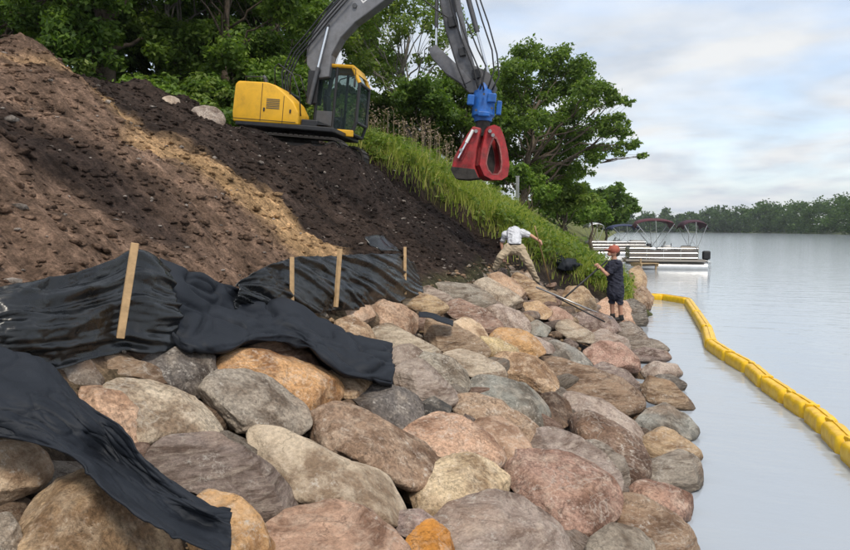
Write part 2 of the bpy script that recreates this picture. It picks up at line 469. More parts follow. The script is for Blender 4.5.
def cloth_mat(name, col, rough, sheen_scale, b, sp=0.5):
    m, t, p = newmat(name)
    tcn = N(t, 'ShaderNodeTexCoord')
    n = noise_n(t, tcn.outputs['Object'], 5, 6, 0.65); f = noise_n(t, tcn.outputs['Object'], sheen_scale, 4, 0.7)
    dust = ramp(t, n.outputs['Fac'], [(0.42, col), (0.78, [c * 1.5 + 0.006 for c in col])])
    t.links.new(dust.outputs['Color'], p.inputs['Base Color'])
    rr = ramp(t, n.outputs['Fac'], [(0.3, rough * 0.85), (0.7, min(1, rough * 1.25))])
    t.links.new(rr.outputs['Color'], p.inputs['Roughness'])
    p.inputs['Specular IOR Level'].default_value = sp
    bump(t, p, f.outputs['Fac'], b, 0.02)
    return m
M_PLASTIC = cloth_mat('black_plastic_sheet', (0.004, 0.005, 0.006), 0.27, 16, 0.14, 0.6)
M_GEO = cloth_mat('geotextile', (0.010, 0.013, 0.019), 0.62, 90, 0.2, 0.3)
def boom_mat():
    m, t, p = newmat('boom_vinyl')
    tcn = N(t, 'ShaderNodeTexCoord')
    n = noise_n(t, tcn.outputs['Object'], 9, 6, 0.65); f = noise_n(t, tcn.outputs['Object'], 22, 3, 0.5, 1.0)
    c = ramp(t, n.outputs['Fac'], [(0.3, (0.66, 0.37, 0.01)), (0.55, (0.86, 0.53, 0.012)), (0.8, (0.90, 0.63, 0.06))])
    t.links.new(c.outputs['Color'], p.inputs['Base Color']); p.inputs['Roughness'].default_value = 0.38
    bump(t, p, f.outputs['Fac'], 0.22, 0.02)
    return m
M_BOOM = boom_mat()
M_MAROON = simple('canopy_maroon', (0.085, 0.02, 0.03), 0.8, 0, 0.15, 4)
M_MAROOND = simple('canopy_dark', (0.055, 0.018, 0.03), 0.8, 0, 0.15, 4)
M_NAVY = simple('canopy_navy', (0.03, 0.04, 0.09), 0.8, 0, 0.15, 4)
M_ALU = simple('aluminium', (0.62, 0.62, 0.62), 0.32, 0.85, 0.1, 5)
M_SEAT = simple('boat_vinyl', (0.30, 0.275, 0.245), 0.6, 0, 0.08, 5)
M_PANEL = simple('boat_panel', (0.16, 0.14, 0.13), 0.4, 0, 0.15, 5)
M_SKIN = simple('skin', (0.50, 0.27, 0.18), 0.6, 0, 0.08, 10)
M_SHIRTW = simple('shirt_pale_grey', (0.56, 0.57, 0.60), 0.85, 0, 0.12, 9)
M_KHAKI = simple('khaki_cloth', (0.40, 0.32, 0.22), 0.9, 0, 0.2, 9)
M_NAVYC = simple('navy_cloth', (0.020, 0.022, 0.038), 0.9, 0, 0.2, 9)
M_CAP = simple('red_cap', (0.36, 0.10, 0.065), 0.8, 0, 0.15, 12)
M_HAIR = simple('brown_hair', (0.05, 0.03, 0.02), 0.7, 0, 0.3, 20)
M_BOOT = simple('dark_boot', (0.02, 0.018, 0.016), 0.7, 0, 0.3, 9)

# ================================================================== THE SETTING
# ---- ground: one sheet, finely meshed where the work site is
def spaced(*segs):
    o = []
    for a, b, n in segs: o += list(np.linspace(a, b, n, endpoint=False))
    return np.array(o + [segs[-1][1]])
gx = spaced((-900, -80, 10), (-80, -13, 40), (-13, -2.3, 215), (-2.3, 2.6, 60), (2.6, 7, 8))
gy = spaced((-60, 0, 20), (0, 20, 400), (20, 50, 90), (50, 140, 40), (140, 1500, 30))
GX, GY = np.meshgrid(gx, gy)
fx, fy = GX.ravel(), GY.ravel()
zz = zbase(fx, fy)
P0 = np.stack([fx, fy, np.zeros_like(fx)], 1)
dirt_m = sstep(-2.3, -2.9, fx) * sstep(18.2, 17.0, fy)          # excavated bank
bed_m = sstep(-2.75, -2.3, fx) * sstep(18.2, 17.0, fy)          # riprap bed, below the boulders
lump = 0.30 * fbm(P0 * 0.55, 3) + 0.16 * fbm(P0 * 1.7 + 9, 4) + 0.06 * np.abs(fbm(P0 * 5.5 + 3, 4)) + 0.028 * fbm(P0 * 16 + 5, 2)
# spill lines running down the fall of the bank
rill = 0.16 * fbm(np.stack([fx * 0.45, fy * 2.0 + 0.5 * fx, 0 * fx], 1) + 40, 4) + 0.07 * np.abs(fbm(np.stack([fx * 1.2, fy * 5 + 1.2 * fx, 0 * fx], 1) + 80, 3))
flat_m = sstep(-8.0, -9.2, fx)
zz = zz + dirt_m * (lump + rill) * (1 - 0.5 * flat_m) - 0.22 * bed_m + 0.05 * bed_m * fbm(P0 * 6, 3)
zz = zz + (1 - dirt_m) * (1 - bed_m) * 0.18 * fbm(P0 * 0.6 + 20, 3)
# bench under the excavator
ESC = 0.78
EXC = at_depth(298, 133, 15.6) - np.array([0, 0, 0.95 * ESC])
exd = np.hypot(fx - EXC[0], fy - EXC[1])
hd_ = np.array([math.cos(YAW - math.radians(11)), math.sin(YAW - math.radians(11))])
al = (fx - EXC[0]) * hd_[0] + (fy - EXC[1]) * hd_[1]; ac = -(fx - EXC[0]) * hd_[1] + (fy - EXC[1]) * hd_[0]
bench = EXC[2] + 0.20 - math.tan(math.radians(6)) * al + 0.09 * fbm(P0 * 4, 3)
bm_ = (1 - sstep(1.45, 2.5, np.abs(al))) * (1 - sstep(1.15, 2.3, np.abs(ac)))
zz = zz * (1 - bm_) + bench * bm_
bc = EXC - FWD * 1.35 + RGT * 0.9
zz = zz + 0.16 * np.exp(-(((fx - bc[0]) * RGT[0] + (fy - bc[1]) * RGT[1]) / 1.5) ** 4 - (((fx - bc[0]) * FWD[0] + (fy - bc[1]) * FWD[1]) / 0.75) ** 2) * (1 + 0.5 * fbm(P0 * 3, 3))
b2 = EXC - FWD * 1.9 - RGT * 1.5
zz = zz - 0.20 * np.exp(-(((fx - b2[0]) ** 2 + (fy - b2[1]) ** 2) / 1.3 ** 2) ** 1.5)
zz = np.where(fx > 3, np.minimum(zz, -0.8), zz)
nxg, nyg = len(gx), len(gy)
ii = (np.arange(nyg - 1)[:, None] * nxg + np.arange(nxg - 1)[None]).ravel()
gme = mesh_np('ground', np.stack([fx, fy, zz], 1), np.stack([ii, ii + 1, ii + 1 + nxg, ii + nxg], 1), True)
def zground(x, y):
    i = np.clip(np.searchsorted(gx, x) - 1, 0, nxg - 2); j = np.clip(np.searchsorted(gy, y) - 1, 0, nyg - 2)
    Z = zz.reshape(nyg, nxg)
    u = (x - gx[i]) / (gx[i + 1] - gx[i]); v = (y - gy[j]) / (gy[j + 1] - gy[j])
    return (Z[j, i] * (1 - u) + Z[j, i + 1] * u) * (1 - v) + (Z[j + 1, i] * (1 - u) + Z[j + 1, i + 1] * u) * v
# soil kinds: dark topsoil, brown subsoil, a tan sand seam; laid out on the ground itself
def ground_line(pts):
    return np.array([hit(*p)[:2] for p in pts])
def dist_line(L, x, y):
    best = np.full(x.shape, 1e9)
    for a, b in zip(L[:-1], L[1:]):
        d = b - a; tt = np.clip(((x - a[0]) * d[0] + (y - a[1]) * d[1]) / (d @ d), 0, 1)
        best = np.minimum(best, np.hypot(x - a[0] - tt * d[0], y - a[1] - tt * d[1]))
    return best
sand = ground_line([(10, 60), (60, 82), (105, 105), (150, 140), (190, 168), (235, 192), (275, 215), (305, 245)])
darkl = ground_line([(-60, 90), (0, 125), (60, 158), (110, 190), (150, 215)])
topl = ground_line([(330, 180), (380, 195), (430, 225), (465, 255)])
wob = 0.55 * fbm(P0 * 0.9 + 70, 4) + 0.25 * fbm(P0 * 3 + 30, 3)
ds = dist_line(sand, fx, fy) + wob * 0.9
dd = dist_line(darkl, fx, fy) + wob
dt = dist_line(topl, fx, fy) + wob
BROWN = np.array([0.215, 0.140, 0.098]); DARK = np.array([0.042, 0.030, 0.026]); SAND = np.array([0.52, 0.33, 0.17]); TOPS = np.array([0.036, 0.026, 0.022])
colr = np.tile(BROWN, (len(fx), 1))
def blend(mask, c):
    global colr
    colr = colr * (1 - mask[:, None]) + c * mask[:, None]
blend(sstep(1.05, 0.25, dd) * 0.9, DARK)
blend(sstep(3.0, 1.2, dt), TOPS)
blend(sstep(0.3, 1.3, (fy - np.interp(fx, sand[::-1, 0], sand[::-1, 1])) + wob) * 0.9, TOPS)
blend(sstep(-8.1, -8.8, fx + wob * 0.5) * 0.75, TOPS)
blend(sstep(0.66, -0.02, ds - 0.22 * sstep(-7, -4.5, fx)) * sstep(-0.75, 0.0, fbm(P0 * 2.2 + 55, 4) + 0.2) * 0.95, SAND)
blend((1 - dirt_m) * (1 - bed_m), np.array([0.13, 0.14, 0.05]))
edge_m = np.exp(-((fy + 0.5 * np.sin(fx * 1.7) - 17.3) / 0.9) ** 2) * (fx < 0.5)
blend(edge_m, np.array([0.030, 0.020, 0.016]))
blend(bed_m, np.array([0.036, 0.029, 0.025]))  # gravel bed coloured extra dark: shadow of the boulder gaps put into its colour
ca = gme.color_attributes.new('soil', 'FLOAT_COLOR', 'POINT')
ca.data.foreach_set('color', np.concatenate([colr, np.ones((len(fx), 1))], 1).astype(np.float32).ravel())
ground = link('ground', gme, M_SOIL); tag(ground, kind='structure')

# ---- water to the far shore
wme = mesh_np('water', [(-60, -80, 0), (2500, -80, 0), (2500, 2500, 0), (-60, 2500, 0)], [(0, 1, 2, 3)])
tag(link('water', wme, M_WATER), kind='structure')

# ---- ground clods: small lumps nobody could count
ICO = {}
def ico(sub):
    if sub not in ICO:
        b = bmesh.new(); bmesh.ops.create_icosphere(b, subdivisions=sub, radius=1.0)
        b.verts.ensure_lookup_table()
        ICO[sub] = (np.array([v.co[:] for v in b.verts]), np.array([[v.index for v in f.verts] for f in b.faces]))
        b.free()
    return ICO[sub]
def scatter_lumps(pos, size, sub=1, squash=0.7):
    V0, F0 = ico(sub); n = len(pos); nv = len(V0)
    jit = 1 + 0.3 * RNG.standard_normal((n, nv, 1)).clip(-1.3, 1.3)
    sc3 = np.stack([RNG.uniform(0.7, 1.4, n), RNG.uniform(0.7, 1.4, n), RNG.uniform(0.6, 1.0, n) * squash], 1)
    V = V0[None] * jit * sc3[:, None] * size[:, None, None]
    a = RNG.uniform(0, 6.28, n); c, s = np.cos(a)[:, None], np.sin(a)[:, None]
    V = np.stack([V[..., 0] * c - V[..., 1] * s, V[..., 0] * s + V[..., 1] * c, V[..., 2]], -1) + pos[:, None]
    return V.reshape(-1, 3), (F0[None] + (np.arange(n) * nv)[:, None, None]).reshape(-1, 3)
def bilinear_attr(x, y, A):
    i = np.clip(np.searchsorted(gx, x) - 1, 0, nxg - 2); j = np.clip(np.searchsorted(gy, y) - 1, 0, nyg - 2)
    return A.reshape(nyg, nxg, -1)[j, i]
n = 14000
cx = -2.9 - 6.6 * RNG.random(n); cy = 17.4 * RNG.random(n) ** 0.9
cs = 0.010 + 0.040 * RNG.random(n) ** 7 + 0.012 * RNG.random(n)
cz = zground(cx, cy) + cs * 0.25
V, F = scatter_lumps(np.stack([cx, cy, cz], 1), cs)
cme = mesh_np('soil_clods', V, F)
cc = bilinear_attr(cx, cy, colr) * RNG.uniform(0.7, 1.25, (n, 1))
cc[RNG.random(n) < 0.05] = (0.36, 0.31, 0.27)
cc = np.clip(cc, 0, 0.6)
ca = cme.color_attributes.new('soil', 'FLOAT_COLOR', 'POINT')
ca.data.foreach_set('color', np.concatenate([np.repeat(cc, 12, 0), np.ones((n * 12, 1))], 1).astype(np.float32).ravel())
tag(link('soil_clods', cme, M_SOIL), 'loose clods and pebbles strewn over the bare bank', 'soil', kind='stuff')

# ================================================================== BOULDERS
# every visible boulder: outline in the photo, kind of stone, label. Its distance comes from the riprap slope.
C = dict(cream=(0.60, 0.48, 0.34), tan=(0.45, 0.33, 0.215), orange=(0.55, 0.33, 0.16), grey=(0.285, 0.255, 0.22), dgrey=(0.15, 0.14, 0.13),
         purple=(0.28, 0.225, 0.205), lav=(0.38, 0.32, 0.285), pale=(0.49, 0.425, 0.34), pink=(0.50, 0.35, 0.255), rose=(0.37, 0.25, 0.20), brown=(0.33, 0.235, 0.165),
         dbrown=(0.17, 0.12, 0.09), slate=(0.27, 0.272, 0.255), black=(0.06, 0.06, 0.06), rust=(0.58, 0.26, 0.05), yellow=(0.52, 0.42, 0.25))
C = {k: (v[0] * 1.16, v[1] * 1.09, v[2] * 1.01) for k, v in C.items()}
G, L_, S_ = M_GRAN, M_LAYER, M_SMOOTH
def E(cx, cy, a, b, deg, n=10):
    t_ = math.radians(deg); o = []
    for k in range(n):
        u = 2 * math.pi * k / n
        x, y = a * math.cos(u), b * math.sin(u)
        o.append((cx + x * math.cos(t_) - y * math.sin(t_), cy + x * math.sin(t_) + y * math.cos(t_)))
    return o
B = [
 ([(0,441),(25,442),(40,455),(47,472),(40,487),(18,497),(-8,505),(-30,490),(-33,460),(-15,443)],'cream',S_,'pale cream rounded boulder at the left edge, just under the folded black fabric'),
 ([(8,510),(20,490),(50,478),(88,470),(108,488),(138,510),(172,535),(182,562),(150,592),(60,597),(20,572)],'tan',G,'large tan granite boulder in the lower left with black fabric lying across it'),
 ([(-27,525),(0,514),(14,528),(23,552),(10,577),(-20,577)],'grey',G,'small grey boulder cut off by the lower left corner'),
 ([(190,497),(205,491),(235,500),(258,520),(278,548),(272,577),(235,592),(200,572),(186,535)],'orange',S_,'orange tan rounded boulder touching the low tip of the nearest fabric'),
 ([(150,462),(166,440),(212,433),(250,452),(288,484),(304,506),(297,517),(266,520),(225,500),(168,480)],'purple',L_,'big flat purplish grey boulder right of the nearest black fabric'),
 ([(232,434),(262,425),(292,435),(335,456),(388,474),(411,488),(409,507),(399,523),(375,520),(335,510),(300,500),(266,472)],'pale',S_,'long pale grey slab with a flat smooth top in the foreground'),
 ([(262,528),(290,510),(330,503),(360,508),(390,530),(416,556),(402,582),(330,592),(280,582),(256,552)],'pink',L_,'pinkish boulder on the bottom edge in front of the long pale slab'),
 ([(394,520),(402,511),(422,511),(440,522),(440,534),(415,540),(398,532)],'purple',G,'small grey stone wedged above the rust orange stone'),
 ([(407,542),(414,526),(432,519),(449,531),(456,550),(442,572),(413,567)],'rust',S_,'small rust orange stone on the bottom edge'),
 ([(433,522),(450,505),(490,494),(520,496),(545,512),(566,533),(580,562),(540,592),(470,592),(438,562)],'lav',L_,'large lavender grey boulder with white streaks on the bottom edge'),
 ([(411,496),(423,471),(447,457),(470,454),(495,464),(512,479),(517,494),(497,502),(460,510),(438,517),(420,514)],'cream',G,'cream yellowish rounded boulder in the middle of the foreground'),
 ([(301,426),(309,412),(335,403),(365,409),(400,430),(430,444),(444,460),(439,473),(415,488),(392,480),(348,458),(312,444)],'brown',G,'large brown boulder with pale scratches behind the long pale slab'),
 ([(400,434),(414,420),(440,410),(461,415),(490,435),(506,455),(496,467),(470,464),(445,458),(418,448)],'pink',G,'pinkish tan boulder between the scratched brown one and the cream one'),
 ([(470,432),(480,418),(500,416),(518,429),(531,446),(529,463),(514,467),(498,458),(478,447)],'pink',S_,'smooth pink rounded boulder standing upright in the middle'),
 ([(499,462),(513,450),(540,450),(570,455),(595,464),(614,478),(621,495),(613,516),(590,533),(568,530),(542,510),(512,486)],'rose',G,'very large rose grey boulder beside the dark gap near the water'),
 ([(518,442),(530,430),(555,426),(585,439),(606,455),(619,476),(618,490),(598,490),(560,480),(530,465)],'lav',L_,'grey layered boulder leaning on the very large rose one'),
 ([(450,405),(456,396),(472,392),(502,402),(530,420),(547,440),(530,448),(492,432),(462,418)],'brown',G,'long brown speckled boulder just below the smooth slate blue one'),
 ([(466,391),(472,377),(492,374),(525,384),(546,400),(556,420),(543,430),(515,417),(490,405),(470,402)],'slate',S_,'smooth slate blue boulder in the middle of the slope'),
 ([(351,394),(364,382),(386,381),(411,392),(423,402),(424,416),(405,429),(383,425),(363,411)],'dgrey',G,'dark grey green angular boulder below the end of the draped fabric'),
 ([(421,404),(434,396),(452,407),(448,418),(424,416)],'black',S_,'small nearly black stone wedged beside the dark angular boulder'),
 ([(217,364),(229,352),(250,348),(285,354),(320,365),(346,385),(349,401),(336,411),(308,414),(285,404),(248,390),(220,378)],'orange',G,'large orange tan boulder below the draped fabric'),
 ([(202,392),(214,373),(240,369),(275,379),(300,399),(311,421),(296,437),(265,430),(233,428),(208,412)],'grey',G,'large grey speckled boulder in front of the orange tan one'),
 ([(144,362),(163,348),(190,342),(210,351),(217,370),(209,386),(200,397),(178,392),(153,377)],'dgrey',G,'dark grey rounded boulder under the fabric, left of the orange tan one'),
 ([(104,394),(119,379),(150,381),(181,389),(207,405),(228,427),(216,441),(188,436),(162,440),(145,448),(124,420)],'pale',G,'large pale tan boulder left of the grey speckled one'),
 ([(74,386),(90,381),(115,389),(140,409),(161,436),(152,456),(134,455),(112,432),(84,407)],'pink',G,'mottled pinkish boulder behind the peak of the nearest fabric'),
 ([(53,364),(66,356),(82,351),(93,365),(103,381),(98,390),(76,388),(63,378)],'grey',S_,'small grey angular boulder right under the left fence'),
 ([(94,359),(104,355),(122,356),(150,364),(171,377),(166,385),(140,379),(104,374)],'brown',L_,'thin flat brown slab with a dark gap under it near the left fence'),
 ([(243,342),(262,336),(294,344),(319,360),(317,373),(288,368),(256,359)],'pink',L_,'reddish boulder partly under the draped fabric'),
 ([(326,374),(344,365),(365,371),(374,386),(366,400),(348,399),(332,392)],'tan',G,'small tan boulder under the hanging end of the draped fabric'),
 ([(389,385),(393,362),(410,356),(440,369),(457,389),(458,403),(440,409),(412,399)],'lav',L_,'grey pink boulder right of the hanging fabric end'),
 ([(413,364),(424,352),(450,357),(468,371),(472,387),(458,397),(438,391),(418,376)],'grey',G,'rounded grey boulder above the slate blue one, left side'),
 ([(441,354),(454,346),(480,354),(500,364),(508,376),(494,384),(464,374)],'pale',L_,'long pale boulder directly above the slate blue one'),
 ([(492,362),(502,352),(526,354),(550,366),(560,386),(551,396),(528,391),(503,379)],'tan',G,'tan boulder up and right of the slate blue one'),
 ([(472,346),(481,336),(500,339),(520,350),(518,363),(492,359)],'yellow',G,'boulder with a yellow patch near the orange one'),
 ([(487,336),(499,328),(520,328),(541,339),(545,353),(531,358),(509,352),(491,344)],'orange',S_,'orange boulder high on the slope below the bent worker'),
 ([(543,364),(558,356),(590,367),(620,377),(641,395),(639,409),(620,415),(588,404),(557,389)],'brown',L_,'long brown bar shaped boulder near the waterline'),
 ([(537,397),(554,391),(571,404),(573,421),(561,429),(545,418)],'dbrown',G,'dark brown stone in the gap right of the slate blue boulder'),
 ([(558,397),(574,391),(605,401),(630,419),(647,438),(643,450),(620,440),(588,420),(563,410)],'lav',S_,'long curved grey boulder below the bar shaped one'),
 ([(562,429),(572,415),(590,410),(615,424),(641,439),(647,460),(641,480),(624,484),(598,466),(573,446)],'dbrown',G,'angular dark boulder with white crust and pits'),
 ([(580,444),(598,440),(623,457),(629,480),(621,494),(603,482),(584,462)],'grey',L_,'greenish grey boulder between the pitted one and the very large rose one'),
 ([(636,422),(649,408),(666,404),(686,414),(697,431),(687,440),(660,438),(641,432)],'slate',S_,'dark slate boulder at the water with a smooth dome'),
 ([(641,436),(658,425),(681,434),(697,448),(699,459),(680,463),(650,463),(643,450)],'tan',L_,'tan and grey boulder at the water below the slate dome'),
 ([(642,471),(654,459),(680,451),(701,457),(712,472),(702,485),(685,491),(663,487),(646,481)],'grey',L_,'grey boulder jutting farthest into the water'),
 ([(628,492),(644,481),(666,483),(690,494),(695,509),(686,520),(668,517),(648,506)],'rose',G,'rose and dark boulder at the water below the jutting grey one'),
 ([(612,512),(621,498),(641,494),(666,509),(691,529),(697,552),(682,574),(638,566),(617,540)],'brown',L_,'brown layered boulder in the lower right at the water'),
 ([(592,538),(614,526),(641,530),(657,548),(652,573),(608,578),(586,558)],'grey',S_,'grey boulder on the bottom edge beside the brown layered one'),
 ([(640,386),(648,374),(671,382),(690,400),(692,410),(668,408),(648,402)],'brown',L_,'split layered boulder at the water above the slate dome'),
 ([(640,369),(655,361),(676,364),(682,376),(666,383),(646,379)],'lav',S_,'flat grey stone tip at the water above the split layered boulder'),
 ([(654,375),(670,373),(687,384),(681,393),(661,388)],'dgrey',L_,'thin dark slab at the water beside the flat grey stone tip'),
 ([(631,353),(645,347),(666,351),(672,359),(656,365),(635,363)],'purple',L_,'flat purplish stone reaching into the water, upper of two'),
 ([(627,344),(639,336),(659,341),(670,350),(656,355),(633,353)],'grey',L_,'flat grey stone at the water just below the standing person'),
 ([(583,352),(600,341),(621,344),(637,358),(639,371),(620,375),(598,367)],'rose',G,'pinkish boulder near the waterline above the bar shaped one'),
 ([(586,370),(605,361),(626,371),(642,386),(637,396),(611,389),(592,380)],'purple',L_,'purplish boulder between the pinkish one and the bar shaped one'),
 ([(540,345),(555,339),(576,349),(590,362),(592,374),(575,370),(553,360)],'slate',S_,'long bluish grey stone left of the pinkish waterline boulder'),
 ([(337,305),(350,298),(370,304),(377,318),(366,328),(349,320)],'pink',S_,'small rosy boulder beside the middle fence stake'),
 ([(354,300),(370,295),(400,304),(418,315),(420,329),(411,337),(388,330),(367,316)],'pink',G,'pink tan boulder with a white patch below the right fence'),
 ([(391,297),(410,288),(436,297),(452,308),(442,319),(414,312)],'tan',L_,'tan boulder at the foot of the rightmost fence stake'),
 ([(332,323),(350,315),(373,329),(380,342),(362,348),(341,337)],'tan',G,'tan boulder half covered by the draped fabric top'),
 ([(371,328),(390,323),(421,339),(446,353),(432,362),(398,354),(376,343)],'pale',L_,'long pale split boulder above the hanging fabric end'),
 ([(388,349),(410,343),(428,355),(418,367),(393,365)],'lav',S_,'small flat grey stone beside the hanging fabric end'),
 ([(415,328),(430,316),(456,324),(481,339),(491,353),(477,361),(444,353),(419,341)],'brown',L_,'brown layered boulder left of the yellow patched one'),
 ([(451,324),(465,316),(481,324),(489,338),(477,345),(457,338)],'cream',S_,'small pale pinkish rounded boulder left of the orange one'),
 ([(443,305),(459,298),(486,309),(504,325),(501,335),(484,334),(463,323),(448,315)],'rose',L_,'long reddish brown boulder above the small pale rounded one'),
 ([(425,289),(444,279),(470,282),(491,295),(497,306),(481,311),(454,304),(432,299)],'grey',L_,'long grey boulder at the top of the riprap under the dark bank'),
 ([(411,292),(427,284),(451,296),(458,305),(442,309),(420,303)],'lav',L_,'flat grey stone right of the rightmost fence stake'),
 ([(471,283),(487,277),(506,287),(524,300),(521,310),(500,308),(484,298)],'pale',G,'pale pinkish boulder below the bent worker'),
 ([(484,277),(498,271),(516,281),(530,297),(519,303),(499,293)],'pink',S_,'rosy stone right at the bent worker\'s left foot'),
 ([(480,311),(499,304),(521,311),(532,322),(528,333),(509,332),(488,323)],'lav',G,'grey pink boulder just above the orange one'),
 ([(503,271),(519,272),(546,290),(557,302),(546,308),(524,295)],'tan',L_,'thin tan slab between the bent worker\'s feet'),
 ([(519,277),(529,271),(536,279),(527,285)],'pale',S_,'small pale stone behind the thin tan slab'),
 ([(522,303),(539,301),(554,312),(546,320),(528,316)],'tan',S_,'tan stone below the thin tan slab'),
 ([(526,326),(537,320),(552,328),(546,337),(531,336)],'slate',S_,'small bluish stone right of the orange boulder'),
 ([(550,324),(569,319),(594,334),(593,344),(570,341)],'pale',L_,'flat pale stone above the long bluish grey stone'),
 ([(567,320),(589,309),(613,317),(623,329),(606,338),(584,333)],'purple',G,'broad purplish boulder under the long steel bar'),
 ([(586,338),(604,328),(626,337),(635,349),(616,352),(596,347)],'lav',L_,'grey stone below the broad purplish boulder'),
 ([(557,300),(569,286),(584,286),(594,299),(597,312),(581,317),(564,310)],'tan',G,'tan boulder at the lower end of the black pry bar'),
 ([(593,308),(609,297),(626,301),(642,318),(634,330),(611,324)],'pink',G,'pale pink boulder under the standing person\'s boots'),
 ([(622,302),(634,297),(645,307),(648,322),(641,331),(629,322)],'dgrey',L_,'dark upright boulder at the water right of the standing person'),
 ([(629,272),(639,263),(647,274),(645,291),(634,294)],'tan',G,'tall tan boulder behind the standing person\'s back'),
 ([(633,291),(645,284),(654,298),(650,313),(637,310)],'brown',G,'brown boulder where the yellow floating barrier meets the shore'),
 ([(610,327),(630,321),(650,334),(653,345),(630,348),(613,340)],'grey',L_,'grey boulder at the water in front of the standing person'),
 ([(540,309),(556,305),(574,317),(570,325),(550,321)],'rose',S_,'small reddish stone under the upper end of the steel bar'),
 ([(520,338),(530,334),(552,344),(556,354),(536,354)],'lav',S_,'small grey stone tucked below the small bluish one'),
]
def smooth_radius(poly, nseg=96):
    P = np.array(poly, float); c = P.mean(0)
    # centroid of area
    x, y = P[:, 0], P[:, 1]; x1, y1 = np.roll(x, -1), np.roll(y, -1)
    cr = x * y1 - x1 * y; A = cr.sum() / 2
    c = np.array([((x + x1) * cr).sum(), ((y + y1) * cr).sum()]) / (6 * A)
    Q = P - c
    th = np.linspace(0, 2 * np.pi, nseg, endpoint=False); rad = np.zeros(nseg)
    for k, t_ in enumerate(th):
        d = np.array([math.cos(t_), math.sin(t_)]); best = 0
        for i in range(len(Q)):
            a, b = Q[i], Q[(i + 1) % len(Q)]; e = b - a
            den = d[0] * -e[1] + d[1] * e[0]
            if abs(den) < 1e-9: continue
            s = (a[0] * -e[1] + a[1] * e[0]) / den
            u = (d[0] * a[1] - d[1] * a[0]) / den
            if s > 0 and -1e-6 <= u <= 1 + 1e-6: best = max(best, s)
        rad[k] = best
    for _ in range(3): rad = (np.roll(rad, 1) + 2 * rad + np.roll(rad, -1)) / 4
    return c, rad * 1.055
def boulder_mesh(name, shape_fn, T, sub, seed, rough=1.0):
    """unit sphere -> stone; local axes x right, y up, z towards the viewer's side"""
    U, F = ico(sub); r = np.random.default_rng(seed)
    x, y, z = U[:, 0], U[:, 1], U[:, 2]
    th = np.arctan2(y, x)
    pw = r.uniform(2.15, 2.9)
    s = (1 - np.abs(z) ** pw) ** (1 / pw)
    R = shape_fn(th)
    P = np.stack([R * np.cos(th) * s, R * np.sin(th) * s, T * np.sign(z) * np.abs(z) ** 0.95], 1)
    size = float(R.mean())
    # broken faces: flatten against a few planes
    nf = r.integers(5, 10)
    for k in range(nf):
        nn = np.array([r.normal() * 0.7, r.normal() * 0.6 + 0.25, abs(r.normal()) + 0.35]); nn /= np.linalg.norm(nn)
        pr = P @ nn; D = pr.max() * r.uniform(0.64, 0.92)
        ex = np.maximum(0, pr - D)
        P -= nn[None] * (ex * 0.94)[:, None]
    Nn = U / 1.0
    q = P / size
    d = 0.075 * fbm(q * 1.3 + seed, 2) + 0.045 * fbm(q * 3.2 + seed * 1.7, 3) - 0.03 * np.abs(fbm(q * 5.5 + seed * 2.1, 3)) + 0.014 * fbm(q * 12 + seed, 3)
    P = P + Nn * (d * size * rough)[:, None]
    return P, F
boulders = []
def place_boulder(poly, col, mat, label, idx, sub=5, group=None, surf=None, name='boulder', grow=1.0):
    c, rad = smooth_radius(poly)
    h0 = hit(c[0], c[1], 0.0, surf or zrock); d = depth_of(h0)
    hh_ = 0.5 * np.ptp(np.array(poly)[:, 1]) * d / FOC
    if surf is None and h0[2] < 0.62 * hh_: h0 = water_pt(c[0], c[1], 0.62 * hh_); d = depth_of(h0)      # waterline stones sit on the lake bed
    m_per_px = d / FOC
    # slope of the ground as seen here: how depth grows up the picture / to the right
    e = 6.0
    du = (depth_of(hit(c[0], c[1] - e, 0, surf or zrock)) - depth_of(hit(c[0], c[1] + e, 0, surf or zrock))) / (2 * e * m_per_px)
    dr = (depth_of(hit(c[0] + e, c[1], 0, surf or zrock)) - depth_of(hit(c[0] - e, c[1], 0, surf or zrock))) / (2 * e * m_per_px)
    ku = min(max(du, 0), 2.0) * 0.42; kr = max(min(dr, 0.9), -0.9) * 0.42
    n_ = len(rad); tt = np.arange(n_ + 1) * 2 * np.pi / n_; rr = np.append(rad, rad[0]) * m_per_px * grow
    def shp(th):
        return np.interp((-th) % (2 * np.pi), tt, rr)          # picture y runs down
    T = 0.80 * rad.min() * m_per_px * 1.05
    T = max(T, 0.62 * float(np.mean(rad)) * m_per_px)
    P, F = boulder_mesh(name, shp, T, sub, idx * 3 + 5)
    view = (h0 - CAMP) / np.linalg.norm(h0 - CAMP)
    ax = RGT - view * (RGT @ view); ax /= np.linalg.norm(ax); ay = np.cross(ax, view)
    ctr = h0 + 0.0 * view
    Wd = P[:, :1] * ax[None] + P[:, 1:2] * ay[None] - P[:, 2:3] * view[None] + (P[:, 1] * ku + P[:, 0] * kr)[:, None] * view[None]
    me = mesh_np(name, Wd, F, True)
    o = link(name, me, mat); o.location = [float(v) for v in ctr]
    j = np.random.default_rng(idx + 900).uniform(0.975, 1.025, 3) * np.random.default_rng(idx + 77).uniform(0.88, 1.1)
    o.color = (*[float(v) for v in np.clip(np.array(C[col]) * j, 0, 1)], 1)
    tag(o, label, 'boulder', group)
    boulders.append((ctr, float(np.mean(rr)), o))
    return o
for i, (poly, col, mat, label) in enumerate(B):
    p_ = np.array(poly); big = (np.ptp(p_[:, 0]) > 45)
    place_boulder(poly, col, mat, label, i, 5 if big else 4, 'boulders of the riprap slope')

